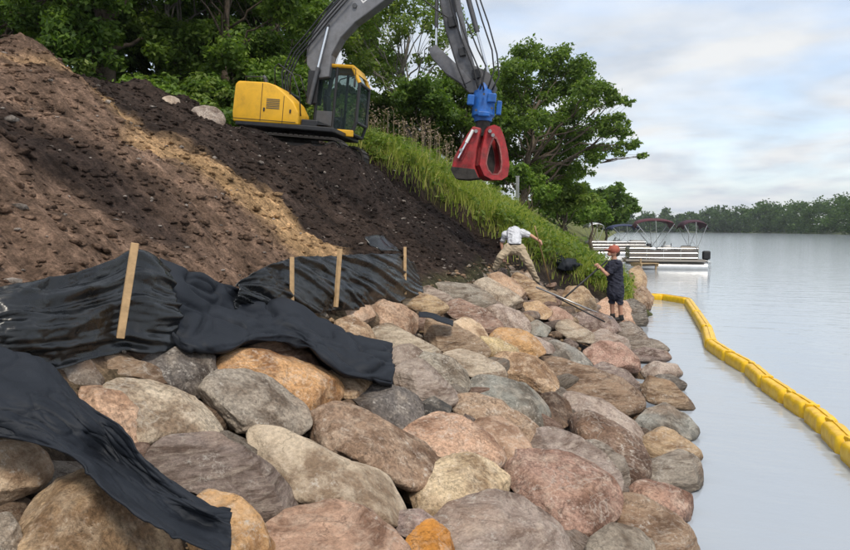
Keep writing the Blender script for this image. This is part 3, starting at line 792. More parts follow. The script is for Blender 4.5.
# wedge stones between and under the boulders, on the riprap bed
protoW = []
for k in range(8):
    r0 = np.random.default_rng(300 + k); pass
    ph = r0.uniform(0, 6.28)
    P, F = boulder_mesh('wedge_stone', lambda th: 1 + 0.18 * np.cos(2 * th + ph) + 0.08 * np.cos(3 * th + ph), 0.7, 3, 700 + k)
    protoW.append(mesh_np('wedge_stone', P, F, True))
    protoW[-1].materials.append([M_GRAN, M_LAYER][k % 2])
BC = np.array([b[0] for b in boulders]); BR = np.array([b[1] for b in boulders])
cnt = 0; wr = np.random.default_rng(5)
wx = wr.uniform(-2.9, 0.35, 1500); wy = wr.uniform(1.2, 16.8, 1500)
placed = []
for x, y in zip(wx, wy):
    if cnt >= 230: break
    s = wr.uniform(0.11, 0.22)
    p = np.array([x, y, zrock(x, y) - 0.15])
    if (np.linalg.norm(BC - p, axis=1) < BR * 0.8 + s * 0.5).any(): continue
    if placed and min(np.linalg.norm(p - q) for q in placed) < 0.24: continue
    dep = depth_of(p); 
    if dep < 1.6: continue
    o = bpy.data.objects.new('wedge_stone', protoW[cnt % 8]); COL.objects.link(o)
    o.location = [float(v) for v in p]; o.scale = (s * 1.25, s, s * 0.9); o.rotation_euler = (wr.uniform(-.5, .5), wr.uniform(-.5, .5), wr.uniform(0, 6.28))
    cn, ck = [('grey', 'grey'), ('brown', 'brown'), ('reddish', 'rose'), ('pale grey', 'lav'), ('tan', 'tan'), ('dark brown', 'dbrown'), ('purplish', 'purple')][cnt % 7]; cl = C[ck]
    o.color = (*[float(c * 0.85) for c in cl], 1)
    tag(o, 'small %s stone wedged low in a gap between the large riprap boulders' % cn, 'stone', '%s wedge stones in the riprap gaps' % cn)
    placed.append(p); cnt += 1
n = 5000
px_ = RNG.uniform(-2.8, 0.45, n); py_ = 1.0 + 16 * RNG.random(n); ps_ = 0.012 + 0.045 * RNG.random(n) ** 3
V, F = scatter_lumps(np.stack([px_, py_, zground(px_, py_) + ps_ * .4], 1), ps_)
pm = mesh_np('riprap_grit', V, F); cc = np.array([C['grey'], C['brown'], C['dbrown'], C['tan']])[RNG.integers(0, 4, n)] * .8
ca = pm.color_attributes.new('soil', 'FLOAT_COLOR', 'POINT'); ca.data.foreach_set('color', np.concatenate([np.repeat(cc, 12, 0), np.ones((n * 12, 1))], 1).astype(np.float32).ravel())
tag(link('riprap_grit', pm, M_SOIL), 'fine grit and pebbles in the gaps of the riprap', 'gravel', kind='stuff')
# boulders on the bank top and along the neighbouring shore
place_boulder(E(208, 117, 17, 11, 12), 'grey', G, 'rounded grey boulder on the bank top behind the excavator', 201, 4, surf=zground)
place_boulder(E(171, 101, 9, 5, 10), 'pale', S_, 'small pale stone on the bank crest left of the grey boulder', 202, 4, surf=zground)
place_boulder(E(96, 62, 7, 5, 10), 'pale', S_, 'tiny pale stone on the crest under the trees', 203, 3, surf=zground)

# ================================================================== FENCES AND FABRIC
def catmull(A, n):
    """A (k,m,3) control rows -> dense along axis 0"""
    k = len(A); t_ = np.linspace(0, k - 1, n); i = np.clip(t_.astype(int), 0, k - 2); f = (t_ - i)[:, None, None]
    Ap = np.concatenate([2 * A[:1] - A[1:2], A, 2 * A[-1:] - A[-2:-1]], 0)
    p0, p1, p2, p3 = Ap[i], Ap[i + 1], Ap[i + 2], Ap[i + 3]
    return 0.5 * (2 * p1 + (p2 - p0) * f + (2 * p0 - 5 * p1 + 4 * p2 - p3) * f ** 2 + (3 * p1 - p0 - 3 * p2 + p3) * f ** 3)
def resample_row(r, m):
    r = np.array(r, float); d = np.concatenate([[0], np.cumsum(np.hypot(np.diff(r[:, 0]), np.diff(r[:, 1])))]); d /= d[-1]
    u = np.linspace(0, 1, m)
    return np.stack([np.interp(u, d, r[:, k]) for k in range(r.shape[1])], 1)
def sheet_mesh(name, ctrl, nu, nv, wr_fn, thick=0.006):
    A = catmull(np.asarray(ctrl), nv)                     # rows
    A = np.swapaxes(catmull(np.swapaxes(A, 0, 1), nu), 0, 1)
    du = np.gradient(A, axis=1); dv = np.gradient(A, axis=0)
    nn = np.cross(du, dv); nn /= np.linalg.norm(nn, axis=2, keepdims=True) + 1e-9
    u, v = np.meshgrid(np.linspace(0, 1, nu), np.linspace(0, 1, nv))
    A = A + nn * wr_fn(u.ravel(), v.ravel(), A.reshape(-1, 3)).reshape(nv, nu, 1)
    ii = (np.arange(nv - 1)[:, None] * nu + np.arange(nu - 1)[None]).ravel()
    return mesh_np(name, A.reshape(-1, 3), np.stack([ii, ii + 1, ii + 1 + nu, ii + nu], 1), True)
def add_solid(o, th):
    m = o.modifiers.new('thickness', 'SOLIDIFY'); m.thickness = th; m.offset = 0
def stake(px0, py0, px1, py1, d, parent, wd=0.038):
    a = at_depth(px0, py0, d); b = at_depth(px1, py1, d * 1.002)
    a = a + (a - b) / np.linalg.norm(a - b) * 0.03
    ax = Vector(b - a); q = ax.to_track_quat('Z', 'Y').to_matrix()
    mb = MB(); mb.box((a + b) / 2, (wd, wd, ax.length), q, 0.003, 1)
    return mb.build('stake', M_WOOD, parent)
def plastic_wr(u, v, P, amp=0.035, k=1.0, s0=0.0):
    ph = v * 4.2 + s0 * 0.07 + (0.35 + 0.12 * s0) * u * k
    def ridge(fu, fv, sh):
        q = fbm(np.stack([u * fu * k + sh, ph * fv, u * 0 + s0 + sh], 1), 2)
        return 1 - np.minimum(np.abs(q) * 2.6, 1)
    d = fbm(np.stack([u * 1.4 * k, v * 1.6, u * 0 + s0], 1), 2)
    mk = sstep(-.3, .3, fbm(np.stack([u * 5 * k, v * 2.5, u * 0 + s0 + 31], 1), 2))
    cr = np.abs(fbm(np.stack([u * 9 * k, ph * 3.5, u * 0 + s0 + 2], 1), 3))
    return amp * (1.1 * d + 0.9 * ridge(0.7, 1.3, 4) + 0.45 * ridge(1.2, 2.2, 11) * mk + 0.28 * ridge(1.8, 4.2, 17) * (1 - mk) - 0.22 * cr)
def fence(label, bottom, top, m, nu, nv, k, s0, sag=0.0):
    bt = resample_row(bottom, m); tp = resample_row(top, m)
    rows = [[], [], [], []]
    base = hit(*bt[m // 2])
    root = empty('silt_fence', base)
    for (bx_, by_), (tx_, ty_) in zip(bt, tp):
        b3 = hit(bx_, by_, 0.10); d = depth_of(b3)
        t3 = at_depth(tx_, ty_, d + 0.15)
        for j, f in enumerate((-0.18, 0.3, 0.68, 1.0)):
            q = b3 * (1 - f) + t3 * f
            rows[j].append(q + np.array([0.06, -0.03, 0]) * math.sin(math.pi * max(f, 0) ** 0.8) * (sag + 0.2))
    me = sheet_mesh('plastic_sheet', rows, nu, nv, lambda u, v, P: plastic_wr(u, v, P, 0.044, k, s0))
    me.transform(Matrix.Translation(-Vector(base)))
    o = link('plastic_sheet', me, M_PLASTIC, root); add_solid(o, 0.004)
    tag(root, label, 'silt fence', 'black silt fences on the bank')
    return root
f1 = fence('sagging shiny black plastic silt fence with one stake at the left edge',
           [(-60, 366), (0, 362), (50, 356), (90, 345), (122, 336), (150, 338), (172, 334)],
           [(-60, 293), (0, 291), (50, 284), (100, 269), (131, 251), (150, 259), (168, 272)], 15, 190, 60, 2.2, 0.0, 1.0)
def par(o, root):
    o.parent = root; o.matrix_parent_inverse = Matrix.Translation(root.location).inverted()
d1 = depth_of(hit(120, 336, 0.10))
s = stake(121, 333, 135, 243, d1 - 0.13, None, 0.042); par(s, f1)
f2 = fence('right black plastic silt fence held by three wooden stakes',
           [(228, 312), (255, 310), (292, 305), (338, 302), (372, 300), (405, 292), (420, 290)],
           [(236, 284), (262, 268), (292, 259), (338, 257), (372, 254), (405, 254), (416, 270)], 17, 190, 60, 3.6, 20.0, 0.5)
for (a, b, c, e) in ((292, 308, 292, 257), (336, 304, 340, 249), (405, 292, 405, 247)):
    dd_ = depth_of(hit(a, b, 0.10)); s = stake(a, b, c, e, dd_ - 0.10, None, 0.036); par(s, f2)
def fabric(name, label, rows, nu, nv, wr_fn, mat=M_GEO, th=0.007, m=12, tuck=False, lift=1.0):
    ctrl = []
    for r in rows:
        rr = resample_row(r, m)
        ctrl.append([hit(a, b, c * lift) for a, b, c in rr])
    if tuck:
        rr = resample_row(rows[-1], m); ctrl.append([hit(a, b + 1.5, -0.02) for a, b, c in rr]); ctrl.append([hit(a, b - 5, -0.22) for a, b, c in rr])
    base = np.mean([q for r in ctrl for q in r], 0)
    me = sheet_mesh(name, ctrl, nu, nv, wr_fn)
    me.transform(Matrix.Translation(-Vector(base)))
    o = link(name, me, mat); o.location = [float(v) for v in base]; add_solid(o, th)
    return tag(o, label, 'fabric', 'black geotextile lengths')
def geo_wr(amp, s0, ku=4, kv=2.5):
    def fn(u, v, P):
        cr = 1 - np.minimum(np.abs(fbm(np.stack([u * ku * .9 - v * 3, v * kv * 1.3 + u * 4, 0 * u + s0 + 15], 1), 2)) * 5, 1)
        a = fbm(np.stack([u * ku * .6, v * kv * .7 + u * 1.5, 0 * u + s0], 1), 2)
        r = 1 - np.abs(fbm(np.stack([u * ku * .55 + v * 1.6, v * kv * .9 - u * 2.4, 0 * u + s0 + 5], 1), 1)) * 2.6
        return amp * (a * 1.3 + 0.9 * np.maximum(r, 0) ** 2 + 0.45 * cr)
    return fn
fabric('draped_fabric', 'black geotextile draped from the left fence over the upper boulders',
       [[(160, 262, .34), (182, 268, .40), (210, 275, .34), (240, 288, .28), (275, 298, .22), (305, 310, .20), (332, 322, .20), (350, 333, .22), (392, 345, .24)],
        [(162, 285, .30), (190, 292, .30), (220, 300, .20), (250, 308, .18), (285, 318, .22), (312, 328, .16), (335, 338, .20), (360, 345, .26), (393, 352, .24)],
        [(165, 312, .24), (188, 318, .22), (222, 322, .16), (255, 324, .24), (288, 330, .16), (312, 338, .26), (340, 352, .18), (365, 358, .26), (394, 366, .20)],
        [(168, 336, .12), (190, 348, .14), (226, 350, .14), (258, 340, .18), (292, 340, .18), (315, 354, .20), (342, 374, .16), (368, 380, .14), (392, 384, .12)]],
       160, 90, geo_wr(0.040, 3.0, 9, 6), tuck=True)
fabric('nearest_fabric', 'wide black geotextile folded over boulders in the lower left corner',
       [[(-60, 338, .36), (0, 346, .36), (35, 354, .36), (56, 364, .36), (74, 392, .34), (100, 414, .38), (117, 424, .44), (132, 450, .36), (165, 475, .34), (203, 500, .32), (232, 507, .30)],
        [(-60, 385, .40), (0, 386, .40), (35, 392, .42), (58, 400, .40), (80, 418, .38), (98, 430, .40), (110, 442, .26), (130, 466, .26), (165, 492, .30), (205, 512, .34), (231, 518, .30)],
        [(-60, 412, .38), (0, 416, .38), (30, 420, .38), (52, 430, .36), (75, 444, .36), (92, 452, .22), (108, 464, .22), (128, 484, .28), (165, 508, .30), (202, 524, .26), (231, 532, .30)],
        [(-60, 430, .30), (0, 438, .30), (25, 440, .30), (50, 449, .34), (66, 455, .40), (82, 468, .40), (104, 486, .40), (128, 505, .40), (162, 530, .38), (200, 552, .34), (231, 556, .30)]],
       160, 80, geo_wr(0.016, 8.0, 11, 8), m=14, lift=0.82)
fabric('fabric_scrap', 'thin black fabric strip caught between boulders at the slope top',
       [[(419, 311, .22), (432, 313, .22), (453, 321, .2)], [(419, 317, .2), (432, 319, .22), (453, 326, .2)]], 16, 6, geo_wr(0.01, 2.0), m=4)
fabric('plastic_scrap', 'crumpled black plastic scrap on the dark soil behind the right fence',
       [[(366, 236, .18), (378, 234, .24), (394, 246, .15)], [(370, 246, .08), (384, 250, .16), (400, 252, .08)]], 20, 10, geo_wr(0.03, 6.0), M_PLASTIC, m=4)
fabric('dark_tarp', 'dark tarp bundle under the grass edge right of the bent worker',
       [[(556, 252, .1), (564, 250, .2), (572, 251, .2), (582, 256, .1)], [(555, 260, .15), (564, 260, .3), (574, 261, .3), (583, 263, .15)], [(556, 268, .05), (563, 271, .1), (574, 271, .1), (582, 269, .05)]], 30, 16, geo_wr(0.08, 12.0), M_GEO, m=5)

# ================================================================== FLOATING BARRIER
bp = [(641, 299), (664, 300), (688, 304), (697, 318), (707, 334), (711, 349), (730, 362), (751, 374), (767, 389), (790, 405), (812, 420), (830, 436), (850, 457), (880, 486), (920, 525)]
W3 = [Vector(water_pt(*p)) for p in bp]
bar = empty('floating_barrier', W3[5])
for a, b in zip(W3[:-1], W3[1:]):
    L = (b - a).length; t_ = (b - a).normalized(); sd_ = t_.cross(Vector((0, 0, 1)))
    nS, nR = 26, 18; Vv = []
    for i in range(nS):
        u = i / (nS - 1); e = min(u, 1 - u) * L
        k = min(1, (e / 0.09)) ** 0.5 if e > 0 else 0
        k = 0.22 + 0.78 * k
        for j in range(nR):
            an = 2 * math.pi * j / nR
            wv = 1 + 0.02 * math.sin(u * 17 + an * 2 + L * 7)
            cxx, czz = math.cos(an), math.sin(an)
            fl = abs(cxx) ** 0.5 * math.copysign(1, cxx); fz = abs(czz) ** 0.6 * math.copysign(1, czz)
            q = a.lerp(b, u) + sd_ * (0.112 * k * wv * fl) + Vector((0, 0, 0.06 + 0.122 * k * wv * fz))
            Vv.append(q - bar.location)
    Fq = [(i * nR + j, i * nR + (j + 1) % nR, (i + 1) * nR + (j + 1) % nR, (i + 1) * nR + j) for i in range(nS - 1) for j in range(nR)]
    me = mesh_np('float_section', [list(v) for v in Vv], Fq, True)
    fo = link('float_section', me, M_BOOM, bar)
    # welded seam on top and skirt below
    mb = MB()
    rot = Matrix((t_, sd_, Vector((0, 0, 1)))).transposed()
    mb.box((a + b) / 2 - bar.location + Vector((0, 0, 0.182)), (L * 0.86, 0.010, 0.025), rot, 0.003, 1)
    mb.build('seam', M_BOOM, fo)
for p in W3[1:-1]:
    mb = MB(); mb.box(p - bar.location + Vector((0, 0, 0.06)), (0.045, 0.15, 0.26), Matrix.Rotation(random.random() * 3, 3, 'Z'), 0.01, 2)
    mb.build('connector', M_BOOM, bar)
mb = MB()
for a, b in zip(W3[:-1], W3[1:]):
    t_ = (b - a).normalized(); sd_ = t_.cross(Vector((0, 0, 1)))
    mb.box((a + b) / 2 - bar.location + Vector((0, 0, -0.35)), ((b - a).length, 0.01, 0.6), Matrix((t_, sd_, Vector((0, 0, 1)))).transposed())
mb.build('skirt', M_BOOM, bar)
tag(bar, 'yellow segmented floating turbidity barrier winding over the water', 'floating barrier')

# ================================================================== EXCAVATOR
def make_excavator():
    root = empty('excavator', (0, 0, 0))
    P = lambda mb, n, m, par_=None, **k: mb.build(n, m, par_ or root, **k)
    # tracks
    for sy in (-1, 1):
        y0, y1 = sy * 0.72, sy * 1.24
        ya, yb = min(y0, y1), max(y0, y1)
        def stad(L, r, n=14, zc=0.38):
            o = []
            for k in range(n + 1):
                a = -math.pi / 2 + math.pi * k / n; o.append((L + r * math.cos(a), zc + r * math.sin(a)))
            for k in range(n + 1):
                a = math.pi / 2 + math.pi * k / n; o.append((-L + r * math.cos(a), zc + r * math.sin(a)))
            return o
        mb = MB(); mb.ring(stad(1.45, 0.36), stad(1.45, 0.315), ya, yb)
        tr = P(mb, 'track', M_RUBBER)
        mb = MB()
        h_ = 1.45; per = 4 * h_ + 2 * math.pi * 0.37; npad = 52
        for k in range(npad):
            s = per * k / npad
            if s < 2 * h_: x, z, a = -h_ + s, 0.01, 0
            elif s < 2 * h_ + math.pi * .37: a = (s - 2 * h_) / .37; x, z = h_ + .37 * math.sin(a), .38 - .37 * math.cos(a); a = -a
            elif s < 4 * h_ + math.pi * .37: x, z, a = h_ - (s - 2 * h_ - math.pi * .37), 0.75, 0
            else: a = (s - 4 * h_ - math.pi * .37) / .37; x, z = -h_ - .37 * math.sin(a), .38 + .37 * math.cos(a); a = -a
            mb.box((x, (ya + yb) / 2, z), (0.11, 0.54, 0.035), Matrix.Rotation(a, 3, 'Y'))
        P(mb, 'track_shoes', M_RUBBER, tr)
        mb = MB(); mb.box((0, (ya + yb) / 2, .38), (2.8, .26, .34), None, .04); P(mb, 'track_frame', M_RUBBER, tr)
        for xx, nm, rr in ((1.45, 'idler', .29), (-1.45, 'sprocket', .30)):
            mb = MB(); mb.tube([(xx, ya + .03, .38), (xx, yb - .03, .38)], rr, 20); mb.tube([(xx, ya - .0, .38), (xx, yb + .0, .38)], .12, 12)
            P(mb, nm, M_RUBBER, tr)
        for k in range(5):
            mb = MB(); mb.tube([(-.8 + .4 * k, ya + .05, .16), (-.8 + .4 * k, yb - .05, .16)], .10, 12); P(mb, 'roller', M_DGREY, tr)
    mb = MB(); mb.box((0, 0, .52), (1.3, 1.5, .36), None, .05); mb.tube([(0, 0, .68), (0, 0, .92)], .55, 28); P(mb, 'undercarriage', M_RUBBER)
    # deck
    mb = MB(); mb.box((-.05, 0, .98), (3.0, 2.42, .14), None, .03); P(mb, 'deck', M_BLACK)
    # engine housing / counterweight: yellow, high at the back, falling to the front
    prof = [(-1.62, 1.00), (-1.66, 1.25), (-1.63, 2.06), (-1.54, 2.16), (-.66, 2.17), (-.38, 2.10), (-.02, 1.84), (.20, 1.66), (.36, 1.38), (.38, 1.04)]
    mb = MB(); mb.prism(prof, -1.22, -.34, bev=0.045); hs = P(mb, 'engine_housing', M_YEL, None, autos=35)
    prof2 = [(-1.66, 1.04), (-1.72, 1.25), (-1.68, 1.95), (-1.56, 2.10), (-.85, 2.12), (-.80, 1.06)]
    mb = MB(); mb.prism(prof2, -.33, 1.20, bev=0.05); P(mb, 'counterweight', M_YEL, None, autos=35)
    # panel seams, vents, latches
    mb = MB(); mb.box((-.78, -1.226, 1.60), (.012, .012, 1.06)); mb.box((-.10, -1.226, 1.42), (.012, .012, .78)); mb.box((-.65, -1.226, 1.10), (1.9, .012, .012)); P(mb, 'panel_seam', M_BLACK, hs)
    for k in range(6):
        mb = MB(); mb.box((-.42, -1.228, 1.45 + .05 * k), (.40, .012, .018), Matrix.Rotation(.0, 3, 'X')); P(mb, 'vent_slat', M_DGREY, hs)
    for xx in (-.68, .12):
        mb = MB(); mb.box((xx, -1.232, 1.40), (.05, .02, .10), None, .006); P(mb, 'latch', M_BLACK, hs)
    mb = MB(); mb.tube([(-.95, -.7, 2.15), (-.95, -.7, 2.36)], .055, 12); mb.tube([(-.95, -.7, 2.36), (-1.02, -.7, 2.42)], .05, 12); P(mb, 'exhaust_pipe', M_DGREY)
    mb = MB(); mb.box((-.98, .5, 2.14), (.9, .9, .09), None, .03); P(mb, 'engine_hood', M_BLACK)
    # front right: tool box and steps
    mb = MB(); mb.box((.66, -.80, 1.13), (.50, .60, .20), None, .03); P(mb, 'tool_box', M_BLACK)
    mb = MB(); mb.box((.98, -.9, .95), (.40, .50, .05)); mb.box((1.05, -.9, 1.12), (.30, .5, .04)); P(mb, 'step', M_BLACK)
    # handrails
    for pts in ([(-.45, -1.12, 2.10), (-.50, -1.12, 2.62), (-.40, -1.12, 2.72), (.05, -1.12, 2.45), (.30, -1.12, 1.95), (.40, -1.12, 1.30)],
                [(-.20, -.62, 1.9), (-.20, -.62, 2.60), (.08, -.62, 2.52), (.34, -.62, 1.9)], [(-1.4, -1.05, 2.15), (-1.4, -1.05, 2.32), (-.85, -1.05, 2.34), (-.80, -1.05, 2.15)]):
        mb = MB(); mb.tube(pts, .019, 8); P(mb, 'handrail', M_BLACK, None, smooth=True)
    # cab (frame, panes, roof, door, seat)
    cab = empty('cab'); cab.parent = root
    x0, x1, ya, yb, z0, z1 = .40, 1.60, -.02, 1.02, 1.05, 3.0
    xf = 1.70
    frame = [((x0, z0), (x0, z1 - .15)), ((x0, z1 - .15), (x0 + .15, z1)), ((x0 + .15, z1), (x1 - .15, z1)), ((x1 - .15, z1), (xf, z1 - .45)), ((xf, z1 - .45), (xf, z0 + .35)), ((xf, z0 + .35), (x1, z0)), ((x0, z0), (x1, z0))]
    for yy in (ya, yb):
        mb = MB()
        for (a, b) in frame[:2] + frame[4:]: mb.tube([(a[0], yy, a[1]), (b[0], yy, b[1])], .052, 8)
        mb.tube([(.98, yy, z0), (.98, yy, z1)], .045, 8)
        P(mb, 'cab_frame', M_BLACK, cab)
        mb = MB()
        for (a, b) in frame[2:4]: mb.tube([(a[0], yy, a[1]), (b[0], yy, b[1])], .058, 8)
        P(mb, 'roof_rail', M_YEL, cab)
        # side panes, split by the middle post; lower panel
        mb = MB(); mb.prism([(x0, z0 + .62), (.96, z0 + .62), (.96, z1 - .03), (x0 + .15, z1 - .03), (x0, z1 - .16)], yy - .006, yy + .006); P(mb, 'side_window', M_GLASS, cab)
        mb = MB(); mb.prism([(1.0, z0 + .10), (x1 - .02, z0 + .10), (xf - .01, z0 + .36), (xf - .01, z1 - .46), (x1 - .16, z1 - .03), (1.0, z1 - .03)], yy - .006, yy + .006); P(mb, 'side_window', M_GLASS, cab)
        mb = MB(); mb.box(((x0 + .97) / 2, yy, z0 + .32), (.57, .03, .58), None, .01); P(mb, 'lower_panel', M_DGREY, cab)
    for xx, zz_ in ((x0, z0), (x0, z1 - .15), (x1 - .15, z1), (xf, z1 - .45), (xf, z0 + .35), (x1, z0)):
        mb = MB(); mb.tube([(xx, ya, zz_), (xx, yb, zz_)], .05, 8); P(mb, 'cross_bar', M_BLACK, cab)
    mb = MB(); mb.box((xf - .004, (ya + yb) / 2, (z0 + .35 + z1 - .45) / 2), (.012, yb - ya - .04, z1 - z0 - .82)); P(mb, 'windscreen', M_GLASS, cab)
    mb = MB(); mb.box((x0 - .0, (ya + yb) / 2, z1 - .55), (.012, yb - ya - .04, .75)); P(mb, 'rear_window', M_GLASS, cab)
    mb = MB(); mb.prism([(x0 - .03, z1 - .16), (x0 + .13, z1 + .045), (x1 - .12, z1 + .045), (x1 + .02, z1 - .20), (x1 - .03, z1 - .20), (x1 - .15, z1 + .0), (x0 + .15, z1 + .0), (x0 + .02, z1 - .17)], ya - .06, yb + .06); P(mb, 'cab_roof', M_YEL, cab)
    mb = MB(); mb.box((1.0, ya - .03, z0 - .0), (1.32, .10, .20), None, .03); P(mb, 'sill', M_YEL, cab)
    mb = MB(); mb.box((x0 + .05, (ya + yb) / 2, z0 + .3), (.06, yb - ya - .1, .6)); mb.box((.98, (ya + yb) / 2, z0 + .02), (1.1, yb - ya, .05)); P(mb, 'cab_floor', M_BLACK, cab)
    mb = MB(); mb.box((.72, .70, z0 + .42), (.46, .48, .14), None, .05); mb.box((.50, .70, z0 + .80), (.13, .46, .72), Matrix.Rotation(-.12, 3, 'Y'), .05); mb.box((.46, .70, z0 + 1.26), (.10, .26, .2), None, .04); mb.box((.72, .70, z0 + .2), (.3, .3, .35)); P(mb, 'driver_seat', M_BLACK, cab)
    mb = MB(); mb.tube([(1.05, .50, z0), (1.05, .50, z0 + .75)], .02, 8); mb.tube([(1.05, .90, z0), (1.05, .90, z0 + .75)], .02, 8); mb.ball((1.05, .5, z0 + .78), .035, 2); mb.ball((1.05, .9, z0 + .78), .035, 2); P(mb, 'lever', M_BLACK, cab)
    mb = MB(); mb.tube([(1.5, ya - .08, z1 - .05), (1.62, ya - .22, z1 - .12), (1.62, ya - .22, z1 - .4)], .012, 6); mb.box((1.62, ya - .22, z1 - .5), (.03, .14, .24), None, .01); P(mb, 'mirror', M_BLACK)
    return root
EXYAW_T = math.radians(11)                                  # nose swung this far towards the viewer
exc = make_excavator()
ang = -EXYAW_T + YAW                                        # heading in world: along the view's right, turned to the viewer
exc.location = [float(v) for v in EXC]; exc.scale = (ESC, ESC, ESC)
exc.rotation_euler = (Matrix.Rotation(ang, 3, 'Z') @ Matrix.Rotation(math.radians(6.0), 3, 'Y')).to_euler()
bpy.context.view_layer.update()
MW = exc.matrix_world.copy(); MI = MW.inverted()
def in_plane(px, py, y=0.0):
    """pixel -> point of the machine's own plane y = const (local coordinates)"""
    o = MI @ Vector(CAMP); d = (MI.to_3x3() @ Vector(ray(px, py)))
    k = (y - o.y) / d.y
    return o + d * k
def arm_part(name, mat, px_outline, y0, y1, bev=0.03, parent=exc):
    pr = [in_plane(*p) for p in px_outline]
    mb = MB(); mb.prism([(p.x, p.z) for p in pr], y0, y1, bev=bev)
    return mb.build(name, mat, parent, autos=40)
boomo = arm_part('boom', M_BOOMG, [(318, 80), (309, 66), (309, 48), (316, 33), (331, 11), (352, -11), (385, -33), (425, -48), (446, -46), (448, -34), (426, -28), (398, -7), (376, 10), (357, 24), (343, 39), (334, 56), (331, 78)], -.20, .20)
for (pxs, w_) in (([(309, 58), (316, 33), (331, 11), (352, -11), (385, -33)], .40), ([(334, 56), (343, 39), (357, 24), (376, 10), (398, -7), (426, -28)], .40)):
    pp = [in_plane(*p) for p in pxs]
    for a, b in zip(pp[:-1], pp[1:]):
        mb = MB(); dv_ = (b - a); q = Matrix((dv_.normalized(), Vector((0, 1, 0)), dv_.normalized().cross(Vector((0, 1, 0))))).transposed()
        mb.box((a + b) / 2, (dv_.length + .02, w_ + .03, .03), q, .004, 1); mb.build('boom_flange', M_DGREY, boomo)
for p in ((330, 28), (357, 8), (321, 72)):
    a = in_plane(*p); mb = MB(); mb.tube([(a.x, -.25, a.z), (a.x, .25, a.z)], .07, 14); mb.build('boom_pin', M_DGREY, boomo, autos=40)
mb = MB(); a = in_plane(320, 74); mb.tube([(a.x, -.26, a.z), (a.x, .26, a.z)], .08, 16); mb.box((a.x - .12, -.18, a.z - .42), (.34, .05, .95), None, .01); mb.box((a.x - .12, .18, a.z - .42), (.34, .05, .95), None, .01); mb.build('boom_foot', M_BLACK, exc)
sticko = arm_part('stick', M_STICK, [(428, -60), (446, -66), (452, -50), (460, 0), (469, 45), (478, 78), (464, 84), (455, 60), (443, 15), (436, -25)], -.15, .15, 0.025)
def cyl(p0, p1, y, r0=.055, r1=.033, split=.55, par_=exc):
    a, b = in_plane(*p0, y), in_plane(*p1, y); m = a.lerp(b, split)
    mb = MB(); mb.tube([a, m], r0, 14); o = mb.build('hydraulic_cylinder', M_DGREY, par_, autos=40)
    mb = MB(); mb.tube([m, b], r1, 12); mb.build('piston_rod', M_CHROME, o, autos=40)
    return o
cyl((309, 104), (328, 27), -.30, .062, .038, .48); cyl((328, 96), (342, 36), .28, .06, .036, .42)
cyl((458, -40), (489, 76), 0.0, .075, .042, .62)
cyl((448, -30), (462, 40), -.20, .04, .025, .6)
cyl((372, -26), (440, -58), 0.0, .07, .04, .6)
# linkage below the stick and hoses
arm_part('tilt_link', M_STICK, [(430, 50), (437, 46), (462, 70), (472, 82), (464, 86), (446, 74), (432, 58)], -.19, -.13, 0.01)
arm_part('tilt_link', M_STICK, [(430, 50), (437, 46), (462, 70), (472, 82), (464, 86), (446, 74), (432, 58)], .13, .19, 0.01)
cyl((437, -6), (436, 50), 0.0, .055, .035, .6)
arm_part('head_bracket', M_DGREY, [(462, 74), (474, 66), (490, 74), (497, 88), (494, 94), (470, 94), (462, 86)], -.17, .17, 0.02)
for k, off in enumerate((0, 5, 9, 13)):
    pts = [in_plane(x + off * .6, y + off * .4, -.24 - .03 * k) for x, y in ((292, 112), (283, 92), (282, 72), (292, 50), (306, 34), (322, 14), (345, -12))]
    dense = []
    for i in range(len(pts) - 1):
        for f in (0, .5): dense.append(pts[i].lerp(pts[i + 1], f))
    mb = MB(); mb.tube(dense + [pts[-1]], .024, 7); mb.build('hydraulic_hose', M_BLACK, exc, smooth=True)
for k, pxs in enumerate(([(470, -20), (482, 20), (492, 50), (494, 70), (488, 88)], [(474, -18), (488, 22), (497, 54), (499, 76), (492, 90)], [(430, -30), (424, 0), (440, 12), (452, 20)], [(466, 20), (478, 50), (486, 66), (480, 90)], [(446, -20), (452, 10), (462, 40), (474, 70), (478, 88)], [(450, -20), (457, 12), (468, 44), (480, 72), (484, 90)], [(440, 0), (446, 30), (456, 62), (466, 88)])):
    pts = [in_plane(x, y, -.18 - .03 * k) for x, y in pxs]; dense = []
    for i in range(len(pts) - 1):
        for f in (0, .5): dense.append(pts[i].lerp(pts[i + 1], f))
    mb = MB(); mb.tube(dense + [pts[-1]], .022, 7); mb.build('hydraulic_hose', M_BLACK, exc, smooth=True)
for p, sz_ in (((452, 22), .22), ((462, 52), .18), ((476, 74), .2)):
    a = in_plane(*p, -.2); mb = MB(); mb.box(a, (sz_, .12, sz_ * 1.3), Matrix.Rotation(-.3, 3, 'Y'), .02); mb.build('valve_block', M_BLACK, exc)
# lettering on the boom: one white capital shows at the frame's top edge
tcu = bpy.data.curves.new('boom_letter', 'FONT'); tcu.body = 'D'; tcu.size = .42; tcu.extrude = .002; tcu.align_x = 'CENTER'; tcu.align_y = 'CENTER'
tob = bpy.data.objects.new('boom_letter', tcu); COL.objects.link(tob); tcu.materials.append(M_WHITE)
a = in_plane(364, -3, -.204)
bpy.context.view_layer.update()
tme = bpy.data.meshes.new_from_object(tob.evaluated_get(bpy.context.evaluated_depsgraph_get())); bpy.data.objects.remove(tob)
tob = link('boom_letter', tme, M_WHITE, boomo)
tob.location = a; tob.rotation_euler = (Matrix.Rotation(math.radians(-40), 3, 'Y') @ Matrix.Rotation(math.radians(90), 3, 'X')).to_euler()
